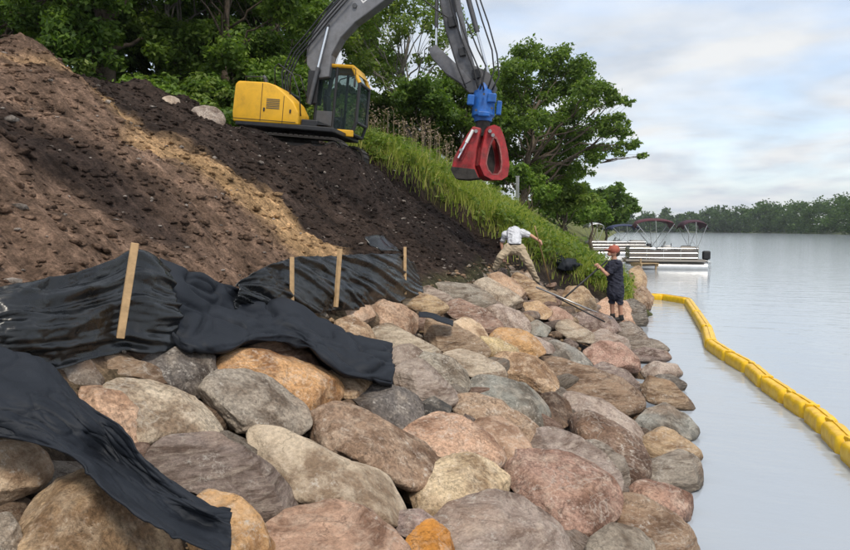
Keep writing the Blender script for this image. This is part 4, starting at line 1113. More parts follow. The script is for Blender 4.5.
# grapple: rotator and two jaws (parts of the excavator's working end)
gd = (exc.matrix_world @ in_plane(484, 100)); gdep = depth_of(np.array(gd))
def gp(px, py, dz=0.0): return MI @ Vector(at_depth(px, py, gdep + dz))
mb = MB()
top = gp(484, 84); bot = gp(483, 122); ax = (bot - top)
mb.tube([top, top.lerp(bot, .18), top.lerp(bot, .22), top.lerp(bot, .85), top.lerp(bot, .9), bot], [.20, .24, .31, .33, .27, .25], 22)
rt = mb.build('rotator', M_BLUE, exc, autos=35)
for (px, py, dz, sx, sz_) in ((471, 100, -.22, .20, .30), (492, 98, -.26, .24, .26), (484, 114, -.30, .34, .14), (499, 108, -.05, .14, .40)):
    mb = MB(); c = gp(px, py, dz); mb.box(c, (sx, .16, sz_), None, .03); mb.build('motor_block', M_BLUE, rt)
for (px, py) in ((476, 110), (492, 108), (484, 94)):
    mb = MB(); a = gp(px, py, -.30); b = gp(px, py, -.40); mb.tube([a, b], .035, 8); mb.build('bolt_cap', M_DGREY, rt)
mb = MB(); mb.tube([gp(483, 121), gp(482, 134)], .20, 16); mb.box(gp(482, 134), (.42, .36, .16), None, .03); gb = mb.build('grapple_body', M_RUBBER, exc, autos=35)
# jaws are built in a frame whose x runs right in the picture and y away from the viewer
vx = (MI.to_3x3() @ Vector(RGT)).normalized(); vy = (MI.to_3x3() @ Vector(FWD * np.array([1, 1, 0]))).normalized(); vz = vx.cross(vy)
def jaw_space(o, px, py, turn):
    c = gp(px, py)
    R = Matrix((vx, vy, vz)).transposed().to_4x4()
    o.matrix_local = Matrix.Translation(c) @ R @ Matrix.Rotation(turn, 4, 'Z')
mpp = gdep / FOC / ESC
def pj(px, py, cx_, cy_): return ((px - cx_) * mpp, (cy_ - py) * mpp)
# right jaw: a thick horseshoe plate with an oval opening
oc = (488, 152)
outer = [(484, 128), (490, 126), (497, 128), (502, 138), (506, 152), (508, 165), (506, 176), (499, 180), (488, 180), (479, 176), (474, 166), (476, 152), (479, 140), (481, 132)]
inner = [(489, 141), (490, 139), (492, 140), (495, 146), (497, 154), (498, 163), (497, 170), (494, 174), (488, 174), (484, 170), (482, 164), (483, 157), (485, 150), (487, 145)]
for dy, nm in ((-.20, 'jaw'), (.20, 'jaw')):
    mb = MB(); mb.ring([pj(*p, *oc) for p in outer], [pj(*p, *oc) for p in inner], dy - .045, dy + .045)
    o = mb.build(nm, M_RED, exc); jaw_space(o, *oc, math.radians(24))
    mb = MB(); mb.ring([pj(*p, *oc) for p in [(p[0] * .82 + i_[0] * .18, p[1] * .82 + i_[1] * .18) for p, i_ in zip(inner, outer)]], [pj(*p, *oc) for p in inner], dy - .052, dy + .052)
    mb.build('wear_rim', M_WORN, o)
mb = MB(); mb.prism([pj(*p, *oc) for p in [(474, 166), (479, 176), (488, 180), (499, 180), (506, 176), (504, 173), (497, 176), (488, 176), (481, 172), (477, 165)]], -.2, .2); o = mb.build('jaw_lip', M_RED, exc); jaw_space(o, *oc, math.radians(24))
mb = MB(); mb.prism([pj(*p, *oc) for p in [(502, 138), (506, 152), (508, 165), (505, 165), (503, 152), (499, 139)]], -.2, .2); o = mb.build('jaw_back', M_RED, exc); jaw_space(o, *oc, math.radians(24))
mb = MB(); mb.prism([pj(*p, *oc) for p in inner], .10, .14); o = mb.build('jaw_inner_plate', M_RUBBER, exc); jaw_space(o, *oc, math.radians(24))
# left jaw: closed curved shell
lc = (466, 154)
mb = MB(); mb.prism([pj(*p, *lc) for p in [(474, 128), (482, 130), (478, 150), (476, 168), (480, 178), (468, 178), (458, 177), (453, 168), (455, 158), (463, 145), (468, 136)]], -.26, .26, bev=.03)
o = mb.build('jaw', M_RED, exc, autos=35); jaw_space(o, *lc, math.radians(-12))
mb = MB(); mb.prism([pj(*p, *lc) for p in [(453, 167), (476, 170), (480, 179), (468, 180), (457, 179), (452, 170)]], -.275, .275, bev=.01)
mb.build('jaw_edge', M_RUBBER, o)
mb = MB(); mb.box((.02, -.275, .02), (.05, .03, .5), Matrix.Rotation(.45, 3, 'Y'), .01); mb.box((-.10, -.275, -.02), (.05, .03, .4), Matrix.Rotation(.45, 3, 'Y'), .01); mb.build('stiffener', M_RED, o)
for (px, py) in ((476, 131), (490, 131), (493, 135), (461, 150)):
    mb = MB(); a = gp(px, py, -.42); b = gp(px, py, -.1); mb.tube([a, b], .05, 12); mb.build('pin', M_STEEL, exc, autos=40)
a = gp(473, 130, -.33); b = gp(458, 158, -.33); m_ = a.lerp(b, .45)
mb = MB(); mb.tube([a, m_], .045, 12); o = mb.build('jaw_cylinder', M_WHITE, exc, autos=40)
mb = MB(); mb.tube([m_, b], .028, 10); mb.build('piston_rod', M_CHROME, o, autos=40)
tag(exc, 'yellow crawler excavator on the bank with a blue and red rock grapple', 'excavator')

# ================================================================== VEGETATION
def leaves(centers, normals, size, aspect=0.55, jit=0.8, rng=RNG):
    """one folded leaf (two triangles pairs) per centre"""
    n = len(centers)
    nrm = normals + jit * rng.standard_normal((n, 3)); nrm /= np.linalg.norm(nrm, axis=1, keepdims=True) + 1e-9
    a = np.cross(nrm, rng.standard_normal((n, 3))); a /= np.linalg.norm(a, axis=1, keepdims=True) + 1e-9
    b = np.cross(nrm, a); s = (size * rng.uniform(0.6, 1.35, n))[:, None]
    V = np.stack([centers - a * s, centers + b * s * aspect + nrm * s * 0.12, centers + a * s, centers - b * s * aspect + nrm * s * 0.12], 1).reshape(-1, 3)
    F = np.arange(4 * n).reshape(n, 4)
    return V, F
def clump_points(c, r, n, rng=RNG, flat=0.7):
    d = rng.standard_normal((n, 3)); d /= np.linalg.norm(d, axis=1, keepdims=True)
    rad = rng.random(n) ** 0.5 * (1 + 0.35 * rng.random(n) ** 3)
    lump = 1 + 0.55 * fbm(d * 2.0 + c[None] * 0.7, 3)
    p = d * (rad * lump * r)[:, None] * np.array([1, 1, flat])[None]
    return c[None] + p, d * 0.7 + np.array([0, 0, 0.7])
def limb_path(a, b, rng, sag=0.12, n=7):
    a, b = np.asarray(a, float), np.asarray(b, float); L = np.linalg.norm(b - a)
    u = np.linspace(0, 1, n)[:, None]
    p = a + (b - a) * u
    p[:, 2] += (np.sin(u[:, 0] * math.pi) * sag * L)
    p[1:-1] += rng.standard_normal((n - 2, 3)) * 0.03 * L
    return p
def build_tree(name, label, base, clumps, leaf_mat_, leaf_size, per_m2, trunk_r, seed, bark=M_BARK, cat='tree', group=None, trunk_top=None, fork=0.35, lean=(0, 0), sub_clump=True, flat=0.7):
    """clumps: list of (xyz, radius) in world space; limbs run from the trunk to them"""
    rng = np.random.default_rng(seed); base = np.asarray(base, float)
    root = empty(name, base)
    cl = [(np.asarray(c, float), r) for c, r in clumps]
    topz = max(c[2] for c, r in cl); cxm = np.mean([c for c, r in cl], 0)
    tt = np.array(trunk_top) if trunk_top is not None else np.array([base[0] * .5 + cxm[0] * .5 + lean[0], base[1] * .5 + cxm[1] * .5 + lean[1], base[2] + (topz - base[2]) * 0.75])
    tp = limb_path(base - np.array([0, 0, .3]), tt, rng, 0.0, 10)
    mb = MB(); mb.tube([p - base for p in tp], [trunk_r * (1.25 if i == 0 else 1) * (1 - 0.75 * i / 9) for i in range(10)], 9)
    tr = mb.build('trunk', bark, root, smooth=True)
    mb = MB(); VV, FF, k0 = [], [], 0
    for c, r in cl:
        f = rng.uniform(fork, 0.9); f = min(f, max(fork * .6, (c[2] - base[2]) / (tt[2] - base[2] + 1e-6) * 0.75)); f = min(max(f, 0.12), 0.95)
        i = f * 9; j = int(i); s = tp[j] * (1 - (i - j)) + tp[min(j + 1, 9)] * (i - j)
        pth = limb_path(s, c, rng, 0.06, 7); r0 = trunk_r * (1 - 0.75 * f) * 0.42
        r0 = max(min(r0, 0.05 * np.linalg.norm(c - s) + .02), .012)
        mb.tube([p - base for p in pth], [max(r0 * (1 - 0.8 * q / 6), .007) for q in range(7)], 6)
        nsub = 9 if sub_clump else 4
        subs = [(c, r * 0.85)]
        for q in range(nsub):
            d = rng.standard_normal(3); d /= np.linalg.norm(d); d[2] *= flat * 0.8
            e = c + d * r * rng.uniform(0.6, 1.45)
            subs.append((e, r * rng.uniform(0.30, 0.62)))
            bpth = limb_path(c * .65 + s * .35 if q % 2 else c, e, rng, 0.05, 4)
            mb.tube([p - base for p in bpth], [max(r0 * .30, .008), max(r0 * .2, .007), .006, .004], 4)
        for e, rr in subs:
            nl = int(max(12, per_m2 * rr * rr * 2.6))
            P, D = clump_points(e, rr, nl, rng, flat)
            v, f_ = leaves(P - base, D, leaf_size, 0.5, 0.75, rng); VV.append(v); FF.append(f_ + k0); k0 += len(v)
    mb.build('limbs', bark, root, smooth=True)
    cm = mesh_np('crown', np.concatenate(VV), np.concatenate(FF))
    link('crown', cm, leaf_mat_, root)
    return tag(root, label, cat, group)
def gz(x, y): return float(zground(np.array([x]), np.array([y]))[0])
def on_ground(px, d, sink=0.0):
    """place at depth d in the pixel column px, standing on the ground"""
    p = at_depth(px, HOR, d); return np.array([p[0], p[1], gz(p[0], p[1]) - sink])
def px_clumps(lst, d, spread, seed):
    r = np.random.default_rng(seed); o = []
    for (px, py, rp) in lst:
        dd_ = d + r.uniform(-spread, spread)
        o.append((at_depth(px, py, dd_), rp * dd_ / FOC))
    return o
# --- wood on the bank top, left of and behind the excavator
def forest_tree(px, d, seed, label, mat, H, rad, low=0.8, n=26, tr=0.16, leaf=0.13, dens=330, bark=M_BARK):
    b = on_ground(px, d); r = np.random.default_rng(seed); cl = []
    for k in range(n):
        f = (k + .5) / n; zz_ = low + (H - low) * f ** 1.05; ww = rad * (0.55 + 0.6 * math.sin(math.pi * min(1, f * .85 + .15)))
        a = r.uniform(0, 6.28); q = ww * r.uniform(.25, 1) ** .6
        cl.append((b + np.array([q * math.cos(a), q * math.sin(a), zz_]), r.uniform(.55, 1.0) * rad * .36))
    return build_tree('tree', label, b, cl, mat, leaf, dens, tr, seed, bark, group='trees of the wood on the bank top')
FT = [(6, 19.5, 'broad dark tree at the far left top corner', M_LEAF, 9, 2.6, .3), (62, 23, 'second tree from the left in the wood with a thin stem', M_LEAFD, 10, 2.6, .6),
      (118, 20.5, 'tree with the thickest dark trunk in the wood', M_LEAFD, 10, 2.5, 2.2), (178, 23.5, 'tree with a pale forked stem behind the crest boulder', M_LEAF, 10, 2.5, 1.2),
      (232, 22, 'bushy tree rising above the excavator\'s yellow housing', M_LEAF, 10, 2.5, .4), (284, 25, 'dark tree behind the excavator\'s boom foot', M_LEAFD, 10, 2.6, .4),
      (30, 28, 'dark tree filling the gap between the two leftmost trees', M_LEAFD, 11, 3.2, .4), (95, 30, 'dark tree in the second row left of the thick trunk', M_LEAFD, 11, 3.2, .4),
      (150, 29, 'dark tree in the second row right of the thick trunk', M_LEAFD, 11, 3.2, .4), (212, 30, 'dark tree in the second row behind the crest boulder', M_LEAFD, 11, 3.2, .4),
      (262, 32, 'tall dark tree in the second row above the yellow housing', M_LEAFD, 12, 3.4, .4), (322, 33, 'dark green tree behind the excavator cab', M_LEAFD, 11, 3.0, .4)]
for i, (px, d, lab, mat, H, rad, low) in enumerate(FT):
    forest_tree(px, d, 40 + i, lab, mat, H, rad, low, 30 if i < 6 else 26, .30 if i == 2 else .17, .09 if i < 6 else .13, 480 if i < 6 else 250, M_BARKP if i in (3, 1) else M_BARK)
# understorey shrubs along the crest
US = [(20, 17.5, .8), (48, 18.5, .75), (88, 19, .85), (140, 19, .7), (160, 20.5, .8), (200, 19.5, .8), (222, 20.5, .95), (262, 19.8, .85), (300, 21, .9), (330, 22, .9)]
UL = ['shrub at the far left end of the crest', 'shrub below the thin stemmed tree', 'leafy shrub left of the thickest trunk', 'shrub right of the thickest trunk', 'shrub left of the crest boulder',
      'shrub just behind the grey crest boulder', 'bright shrub left of the excavator housing', 'shrub behind the excavator housing', 'shrub behind the boom hoses', 'shrub behind the excavator cab']
for i, (px, d, r) in enumerate(US):
    b = on_ground(px, d); rg = np.random.default_rng(90 + i)
    cl = [(b + np.array([rg.normal() * r * .8, rg.normal() * r * .7, r * rg.uniform(.4, 1.9)]), r * rg.uniform(.4, .7)) for k in range(9)]
    build_tree('shrub', UL[i], b, cl, [M_LEAF, M_LEAFD, M_LEAFP][i % 3], .085, 420, .05, 120 + i, cat='shrub', group='shrubs along the bank crest')
# --- airy tree with visible limbs between the boom and the grapple
d = 27.0; b = on_ground(408, d)
build_tree('airy_tree', 'open airy tree with bare pale limbs showing between boom and grapple', b,
           px_clumps([(352, 18, 20), (372, 40, 18), (385, 10, 20), (400, 30, 16), (362, 62, 16), (380, 78, 16), (410, 8, 18), (425, 22, 15), (440, 40, 15), (395, 60, 14), (428, 60, 14), (350, 45, 14), (408, 88, 15), (440, 5, 16), (458, 30, 14),
                      (452, 75, 15), (420, -20, 22), (380, -25, 22), (345, -15, 20)], d, 1.6, 5), M_LEAFP, .085, 190, .17, 51, M_BARKP, flat=.7)
d = 25.5
for i, (px, lab, lst, mat) in enumerate([
    (424, 'dark bushy tree right of the excavator cab', [(412, 98, 18), (428, 88, 20), (440, 102, 18), (418, 112, 16), (432, 118, 16), (405, 112, 12), (446, 88, 14)], M_LEAFD),
    (462, 'dark tree behind the grapple stick', [(458, 82, 20), (470, 100, 20), (450, 110, 18), (478, 80, 18), (465, 122, 18), (484, 112, 18), (446, 130, 14), (476, 138, 16)], M_LEAF),
    (478, 'low dark thicket below the grapple', [(455, 148, 14), (470, 156, 14), (486, 160, 14), (500, 166, 12), (440, 140, 12), (514, 172, 10)], M_LEAFD),
    (530, 'low leafy thicket at the grass crest beyond the grapple', [(520, 176, 13), (535, 184, 12), (550, 192, 12), (506, 170, 12)], M_LEAF),
    (405, 'leafy thicket behind the weeds right of the cab', [(382, 118, 12), (396, 122, 13), (410, 128, 13), (424, 134, 13), (438, 140, 12), (450, 146, 12), (400, 112, 12), (428, 122, 12), (384, 130, 11), (398, 138, 11), (412, 144, 11), (426, 150, 11)], M_LEAFD),
    (385, 'small shrub where the grass meets the cab', [(384, 98, 12), (392, 108, 12), (376, 104, 9), (398, 100, 9)], M_LEAFP)]):
    build_tree('bushy_tree', lab, on_ground(px, d + i), px_clumps(lst, d + i, .8, 60 + i), mat, .09, 400, .12, 70 + i, group='trees above the grass bank')
# --- the big spreading tree beyond the grass bank
d = 33.0; b = on_ground(512, d)
build_tree('spreading_tree', 'large spreading tree leaning over the water right of the grapple', b,
           px_clumps([(498, 92, 24), (512, 70, 22), (530, 58, 18), (548, 56, 17), (566, 66, 18), (582, 76, 17), (556, 92, 22), (530, 96, 24), (596, 92, 17), (612, 98, 10), (576, 108, 20), (604, 122, 15), (620, 128, 12), (586, 132, 18),
                      (552, 124, 20), (520, 126, 22), (496, 124, 20), (630, 146, 9), (641, 156, 6), (612, 148, 12), (592, 154, 14), (566, 150, 18), (540, 152, 20), (512, 154, 20), (548, 176, 18), (524, 178, 18), (572, 174, 14), (626, 102, 7), (500, 180, 16), (536, 120, 18), (508, 108, 18), (535, 168, 18)], d, 2.6, 9),
           M_LEAF, .10, 270, .24, 81, M_BARK, trunk_top=at_depth(540, 100, d), fork=.25, flat=.68)
for i, (px, d, lab, lst, mat, ls) in enumerate([
    (566, 36, 'pale green shrub under the spreading tree', [(556, 192, 16), (572, 188, 16), (584, 200, 13), (562, 206, 14), (545, 200, 14)], M_LEAFP, .12),
    (592, 48, 'shrub low at the grass end near the boats', [(590, 212, 12), (602, 216, 9), (580, 210, 12)], M_LEAF, .15),
    (606, 74, 'rounded dark tree on the shore behind the boats', [(584, 202, 13), (598, 196, 12), (614, 194, 12), (626, 200, 9), (632, 208, 6), (606, 208, 15), (590, 214, 13), (620, 214, 11), (604, 222, 12)], M_LEAFD, .26),
    (565, 62, 'dark tree filling the gap left of the rounded shore tree', [(560, 190, 16), (575, 200, 14), (552, 205, 16), (570, 214, 14)], M_LEAFD, .22)]):
    build_tree('shore_tree', lab, on_ground(px, d), px_clumps(lst, d, d * .03, 160 + i), mat, ls, 340 * (.12 / ls) ** 1.6, .18, 170 + i, cat='tree' if 'tree' in lab and 'shrub' not in lab else 'shrub', group='trees and shrubs down the shore')
# --- far wooded shore: reads as one mass
VV, FF, k0 = [], [], 0; rg = np.random.default_rng(33)
VT, FT2, kt = [], [], 0
far_line = []
for px in np.arange(560, 1010, 2.3):
    D = 620 - 330 * sstep(640, 900, px) ; D = float(D) + rg.uniform(-14, 30)
    ytop = np.interp(px, [560, 640, 700, 745, 790, 815, 850, 1000], [222, 218, 214, 209, 205, 204, 199, 190]) + rg.normal() * 2.6
    x_, y_ = at_depth(px, HOR, D)[:2]; H = max(6.0, (HOR - ytop) * D / FOC + CAMH - 0.4)
    for k in range(5):
        c = np.array([x_ + rg.normal() * 2.5, y_ + rg.normal() * 6, 0.5 + H * (0.15 + .78 * k / 4 + rg.uniform(-.06, .06))])
        rr = H * rg.uniform(.17, .27)
        P, Dn = clump_points(c, rr, 75, rg, .75)
        P = P[P[:, 2] > 0.1]; v, f_ = leaves(P, np.tile([0., 0., 1.], (len(P), 1)), 0.0045 * D * .42, .7, .9, rg)
        VV.append(v); FF.append(f_ + k0); k0 += len(v)
fw = link('far_wood', mesh_np('far_wood', np.concatenate(VV), np.concatenate(FF)), M_LEAFF)
tag(fw, 'hazy line of trees along the far side of the river', 'trees', kind='stuff')
# far bank under it
fl = []
for px in np.arange(520, 1100, 20):
    D = float(620 - 330 * sstep(640, 900, px)); fl.append(at_depth(px, HOR, D)[:2])
fl = np.array(fl); nrm_ = fl / np.linalg.norm(fl, axis=1, keepdims=True)
rows = [np.c_[fl - nrm_ * 6, np.full(len(fl), -.5)], np.c_[fl - nrm_ * 2, np.full(len(fl), .6)], np.c_[fl + nrm_ * 40, np.full(len(fl), 2.0)], np.c_[fl + nrm_ * 900, np.full(len(fl), 9.0)]]
A = np.stack(rows); nU = len(fl); ii = (np.arange(3)[:, None] * nU + np.arange(nU - 1)[None]).ravel()
M_FARB = simple('far_bank_grass', (0.10, 0.12, 0.05), .95, 0, .3, .05)
tag(link('far_bank', mesh_np('far_bank', A.reshape(-1, 3), np.stack([ii, ii + 1, ii + 1 + nU, ii + nU], 1)), M_FARB), kind='structure')
# --- grass on the undisturbed bank
rg = np.random.default_rng(21)
n = 150000
gxp = rg.uniform(-8.5, 0.4, n); gyp = 16.2 + 34 * rg.random(n) ** 1.7
keep = (gyp + .5 * np.sin(gxp * 1.7) + .25 * np.sin(gxp * 4.1) > 17.75 + .25 * rg.standard_normal(n)) & (gxp < shore(gyp) - .35)
gxp, gyp = gxp[keep], gyp[keep]; n = len(gxp)
dens = fbm(np.stack([gxp * 1.1, gyp * 1.1, 0 * gxp], 1), 3)
hgt = (0.20 + 0.22 * rg.random(n) + .45 * np.maximum(dens, 0) + .35 * (rg.random(n) < .03)) * .8
gzp = zground(gxp, gyp)
az = rg.uniform(0, 6.28, n); wv = rg.uniform(.006, .013, n) * (1 + (gyp - 17) * .05)
bend = hgt * rg.uniform(.15, .75, n); ba = az + 1.57 + rg.normal(0, .5, n)
cx_, sx_ = np.cos(az) * wv, np.sin(az) * wv; bx_, by_ = np.cos(ba) * bend, np.sin(ba) * bend + .05
b0 = np.stack([gxp, gyp, gzp - .03], 1)
V = np.stack([b0 + np.stack([-cx_, -sx_, 0 * cx_], 1), b0 + np.stack([cx_, sx_, 0 * cx_], 1),
              b0 + np.stack([cx_ * .8 + bx_ * .35, sx_ * .8 + by_ * .35, hgt * .6], 1), b0 + np.stack([-cx_ * .8 + bx_ * .35, -sx_ * .8 + by_ * .35, hgt * .6], 1),
              b0 + np.stack([bx_ + cx_ * .1, by_ + sx_ * .1, hgt], 1), b0 + np.stack([bx_ - cx_ * .1, by_ - sx_ * .1, hgt], 1)], 1).reshape(-1, 3)
k6 = (np.arange(n) * 6)[:, None]
F = np.concatenate([k6 + np.array([[0, 1, 2, 3]]), k6 + np.array([[3, 2, 4, 5]])], 0)
tag(link('grass', mesh_np('grass', V, F), M_GRASS), 'tall bright green grass on the bank beyond the cut', 'grass', kind='stuff')
# broad-leaved weeds mixed into the grass
VV, FF, k0 = [], [], 0; nw = 0
while nw < 1500:
    x_ = rg.uniform(-8.2, 0.2); y_ = 17.3 + 26 * rg.random() ** 1.6
    if x_ > shore(y_) - .4 or y_ + .5 * math.sin(x_ * 1.7) < 17.7: continue
    h_ = rg.uniform(.15, .55); k = int(rg.integers(10, 26)); z_ = gz(x_, y_)
    P = np.array([x_, y_, z_]) + np.stack([rg.normal(0, .10, k), rg.normal(0, .10, k), h_ * rg.random(k) + .05], 1)
    v, f_ = leaves(P, np.tile([0., 0., 1.], (k, 1)), .055 + .03 * rg.random(), .5, .6, rg); VV.append(v); FF.append(f_ + k0); k0 += len(v); nw += 1
tag(link('leafy_weeds', mesh_np('leafy_weeds', np.concatenate(VV), np.concatenate(FF)), M_LEAFP), 'low broad leaved weeds growing among the bank grass', 'weeds', kind='stuff')
# plumed weeds along the bank crest
VV, FF, k0 = [], [], 0
for k in range(140):
    x_ = rg.uniform(-8.2, -5.0); y_ = 17.6 + 22 * rg.random() ** 1.4; z_ = gz(x_, y_); h_ = rg.uniform(.7, 1.25)
    c = np.array([x_, y_, z_ + h_]); P = c + rg.standard_normal((16, 3)) * np.array([.06, .06, .13])
    v, f_ = leaves(P, np.tile([0., 0., 1.], (16, 1)), .045, .35, 1, rg); VV.append(v); FF.append(f_ + k0); k0 += len(v)
    st = np.array([[x_ - .006, y_, z_], [x_ + .006, y_, z_], [x_ + .004, y_, z_ + h_], [x_ - .004, y_, z_ + h_]]); VV.append(st); FF.append(np.array([[0, 1, 2, 3]]) + k0); k0 += 4
tag(link('plumed_weeds', mesh_np('plumed_weeds', np.concatenate(VV), np.concatenate(FF)), M_PLUME), 'tall weeds with pale pinkish plumes along the grass crest', 'weeds', kind='stuff')

# ================================================================== PEOPLE
def capsule(bm_, a, b, ra, rb, n=12):
    a, b = Vector(a), Vector(b); t_ = (b - a); L = t_.length
    if L < 1e-6: return
    t_.normalize(); u = t_.orthogonal().normalized(); v = t_.cross(u); rings = []
    def ring(c, r): rings.append([bm_.verts.new(c + (u * math.cos(2 * math.pi * k / n) + v * math.sin(2 * math.pi * k / n)) * r) for k in range(n)])
    for k in range(1, 5): an = math.pi / 2 * (1 - k / 4); ring(a - t_ * ra * math.sin(an), ra * math.cos(an) if k < 4 else ra)
    for k in range(0, 4): an = math.pi / 2 * k / 4; ring(b + t_ * rb * math.sin(an), rb * math.cos(an))
    for i in range(len(rings) - 1):
        for k in range(n): bm_.faces.new((rings[i][k], rings[i][(k + 1) % n], rings[i + 1][(k + 1) % n], rings[i + 1][k]))
    bm_.faces.new(rings[0][::-1]); bm_.faces.new(rings[-1])
def person(label, foot, bones, blobs, mats, extra):
    """bones: (a, b, ra, rb, material); blobs: (centre, radius, scale, material). Fused into one skin by a voxel remesh."""
    root = empty('person', foot); b_ = bmesh.new(); f0 = Vector(foot)
    for a, c, ra, rb, m in bones: capsule(b_, Vector(a) - f0, Vector(c) - f0, ra, rb)
    for c, r, s3, m in blobs:
        g = bmesh.ops.create_icosphere(b_, subdivisions=3, radius=1)
        bmesh.ops.transform(b_, matrix=Matrix.Translation(Vector(c) - f0) @ Matrix.Diagonal((r * s3[0], r * s3[1], r * s3[2], 1)), verts=g['verts'])
    me = bpy.data.meshes.new('body_raw'); b_.to_mesh(me); b_.free()
    o = bpy.data.objects.new('body_raw', me); COL.objects.link(o)
    r = o.modifiers.new('r', 'REMESH'); r.mode = 'VOXEL'; r.voxel_size = 0.009
    s = o.modifiers.new('s', 'SMOOTH'); s.factor = .5; s.iterations = 3
    bpy.context.view_layer.update()
    ev = o.evaluated_get(bpy.context.evaluated_depsgraph_get())
    m2 = bpy.data.meshes.new_from_object(ev); bpy.data.objects.remove(o)
    m2.materials.clear()
    for m in mats: m2.materials.append(m)
    nP = len(m2.polygons); ctr = np.zeros(nP * 3, np.float32); m2.polygons.foreach_get('center', ctr); ctr = ctr.reshape(-1, 3).astype(float)
    best = np.full(nP, 1e9); idx = np.zeros(nP, np.int32)
    for a, c, ra, rb, m in bones:
        a, c = np.array(Vector(a) - f0), np.array(Vector(c) - f0); dv = c - a; t_ = np.clip(((ctr - a) @ dv) / (dv @ dv), 0, 1)
        dd_ = np.linalg.norm(ctr - a - t_[:, None] * dv, axis=1) - (ra + (rb - ra) * t_)
        k = dd_ < best; best[k] = dd_[k]; idx[k] = m
    for c, r_, s3, m in blobs:
        q = (ctr - np.array(Vector(c) - f0)) / (r_ * np.array(s3)); dd_ = (np.linalg.norm(q, axis=1) - 1) * r_
        k = dd_ < best; best[k] = dd_[k]; idx[k] = m
    co = np.zeros(len(m2.vertices) * 3, np.float32); m2.vertices.foreach_get('co', co); co = co.reshape(-1, 3).astype(float)
    nr = np.zeros_like(co, np.float32).ravel(); m2.vertices.foreach_get('normal', nr); nr = nr.reshape(-1, 3)
    vm = np.zeros(len(co)); li = np.zeros(len(m2.loops), np.int32); m2.loops.foreach_get('vertex_index', li)
    lt = np.zeros(nP, np.int32); m2.polygons.foreach_get('loop_total', lt); vm[li] = np.repeat((idx == 1) | (idx == 2), lt)
    fold = 1 - np.abs(fbm(np.stack([co[:, 0] * 9, co[:, 1] * 9, co[:, 2] * 16 + co[:, 0] * 6], 1), 2)) * 2
    co = co + nr * (vm * (0.018 * fold - 0.004))[:, None]; m2.vertices.foreach_set('co', co.astype(np.float32).ravel())
    m2.polygons.foreach_set('material_index', idx); m2.polygons.foreach_set('use_smooth', np.ones(nP, bool)); m2.name = 'body'
    link('body', m2, None, root)
    for nm, mbf, mt in extra:
        mb = MB(); mbf(mb, f0); mb.build(nm, mt, root, smooth=True)
    return tag(root, label, 'person', 'workers on the riprap')
V3 = lambda a: Vector([float(v) for v in a])
def hand(a, wrist_dir, side, curl_dir, m):
    """palm plus five unequal fingers curled towards curl_dir"""
    a = V3(a); w_ = Vector(wrist_dir).normalized(); c_ = Vector(curl_dir).normalized(); s_ = w_.cross(c_).normalized() * side
    bn = [(a, a + w_ * .07, .030, .034, m)]
    for k, L in enumerate((.062, .072, .068, .052)):
        r0 = a + w_ * .085 + s_ * (-.03 + .02 * k); mid = r0 + w_ * L * .45 + c_ * L * .25; e = mid + c_ * L * .6 - w_ * L * .05
        bn += [(r0, mid, .0095, .009, m), (mid, e, .009, .0075, m)]
    t0 = a + w_ * .025 - s_ * .03; t1 = t0 + (w_ * .5 - s_ * .6 + c_ * .5) * .045; t2 = t1 + (w_ * .5 + c_ * .8) * .03
    bn += [(t0, t1, .012, .011, m), (t1, t2, .011, .009, m)]
    return bn
# standing person in dark clothes with a red cap, facing the bank, pry bar in both hands
d = depth_of(hit(617, 318, 0.10, zrock)); J = lambda px, py, dz=0.0: V3(at_depth(px, py, d + dz))
SK, TOP, LOW, BT = 0, 1, 2, 3
hipL, hipR = J(612.5, 287.5, .05), J(618.5, 287.5, -.05)
kL, kR = J(612, 301.5, .03), J(620, 302.5, -.07); aL, aR = J(612.5, 314.5, .08), J(621, 316, -.03)
chest = J(614.5, 268); neck = J(614.5, 260.5); head = J(614, 251.5)
shL, shR = J(611, 264, .17), J(618.5, 264, -.17)
elL, elR = J(604, 271.5, .16), J(607, 274.5, -.18); wrL, wrR = J(599, 266.5, .06), J(601.5, 269, -.10)
bones = [(hipL, kL, .092, .066, LOW), (hipR, kR, .092, .066, LOW), (kL, aL, .054, .040, SK), (kR, aR, .054, .040, SK),
         (aL, aL + Vector((0, 0, -.05)), .052, .05, BT), (aR, aR + Vector((0, 0, -.05)), .052, .05, BT),
         (aL + Vector((.02, .01, -.06)), aL + Vector((-.17, -.03, -.075)), .046, .036, BT), (aR + Vector((.02, .01, -.06)), aR + Vector((-.17, -.05, -.075)), .046, .036, BT),
         (hipL, hipR, .112, .112, LOW), (J(615.5, 284), chest, .158, .170, TOP), (chest, J(614.5, 264.5), .160, .115, TOP), (shL, shR, .075, .075, TOP),
         (J(615.5, 293), J(615.5, 284), .175, .16, TOP),
         (J(614.5, 263), neck, .055, .05, SK), (neck, head, .05, .05, SK),
         (shL, shL.lerp(elL, .75), .062, .058, TOP), (shR, shR.lerp(elR, .75), .062, .058, TOP), (shL.lerp(elL, .6), elL, .043, .038, SK), (shR.lerp(elR, .6), elR, .043, .038, SK), (elL, wrL, .038, .027, SK), (elR, wrR, .038, .027, SK)]
bones += hand(wrL, wrL - elL, 1, (-.2, -.2, -1), SK) + hand(wrR, wrR - elR, -1, (-.2, -.2, -1), SK)
lookd = -V3(RGT)                                            # faces left along the bank
blobs = [(head, .108, (.92, .80, 1.12), SK), (head + lookd * .085 + Vector((0, 0, -.05)), .055, (1, .8, .9), SK), (head + lookd * .112 + Vector((0, 0, -.012)), .020, (1.1, .7, 1.2), SK),
         (head + V3(FWD) * -.088 + Vector((0, 0, -.01)), .026, (.7, .4, 1.1), SK), (head + V3(FWD) * .088 + Vector((0, 0, -.01)), .026, (.7, .4, 1.1), SK), (head - lookd * .03 + Vector((0, 0, -.02)), .102, (.95, .8, .9), 4)]
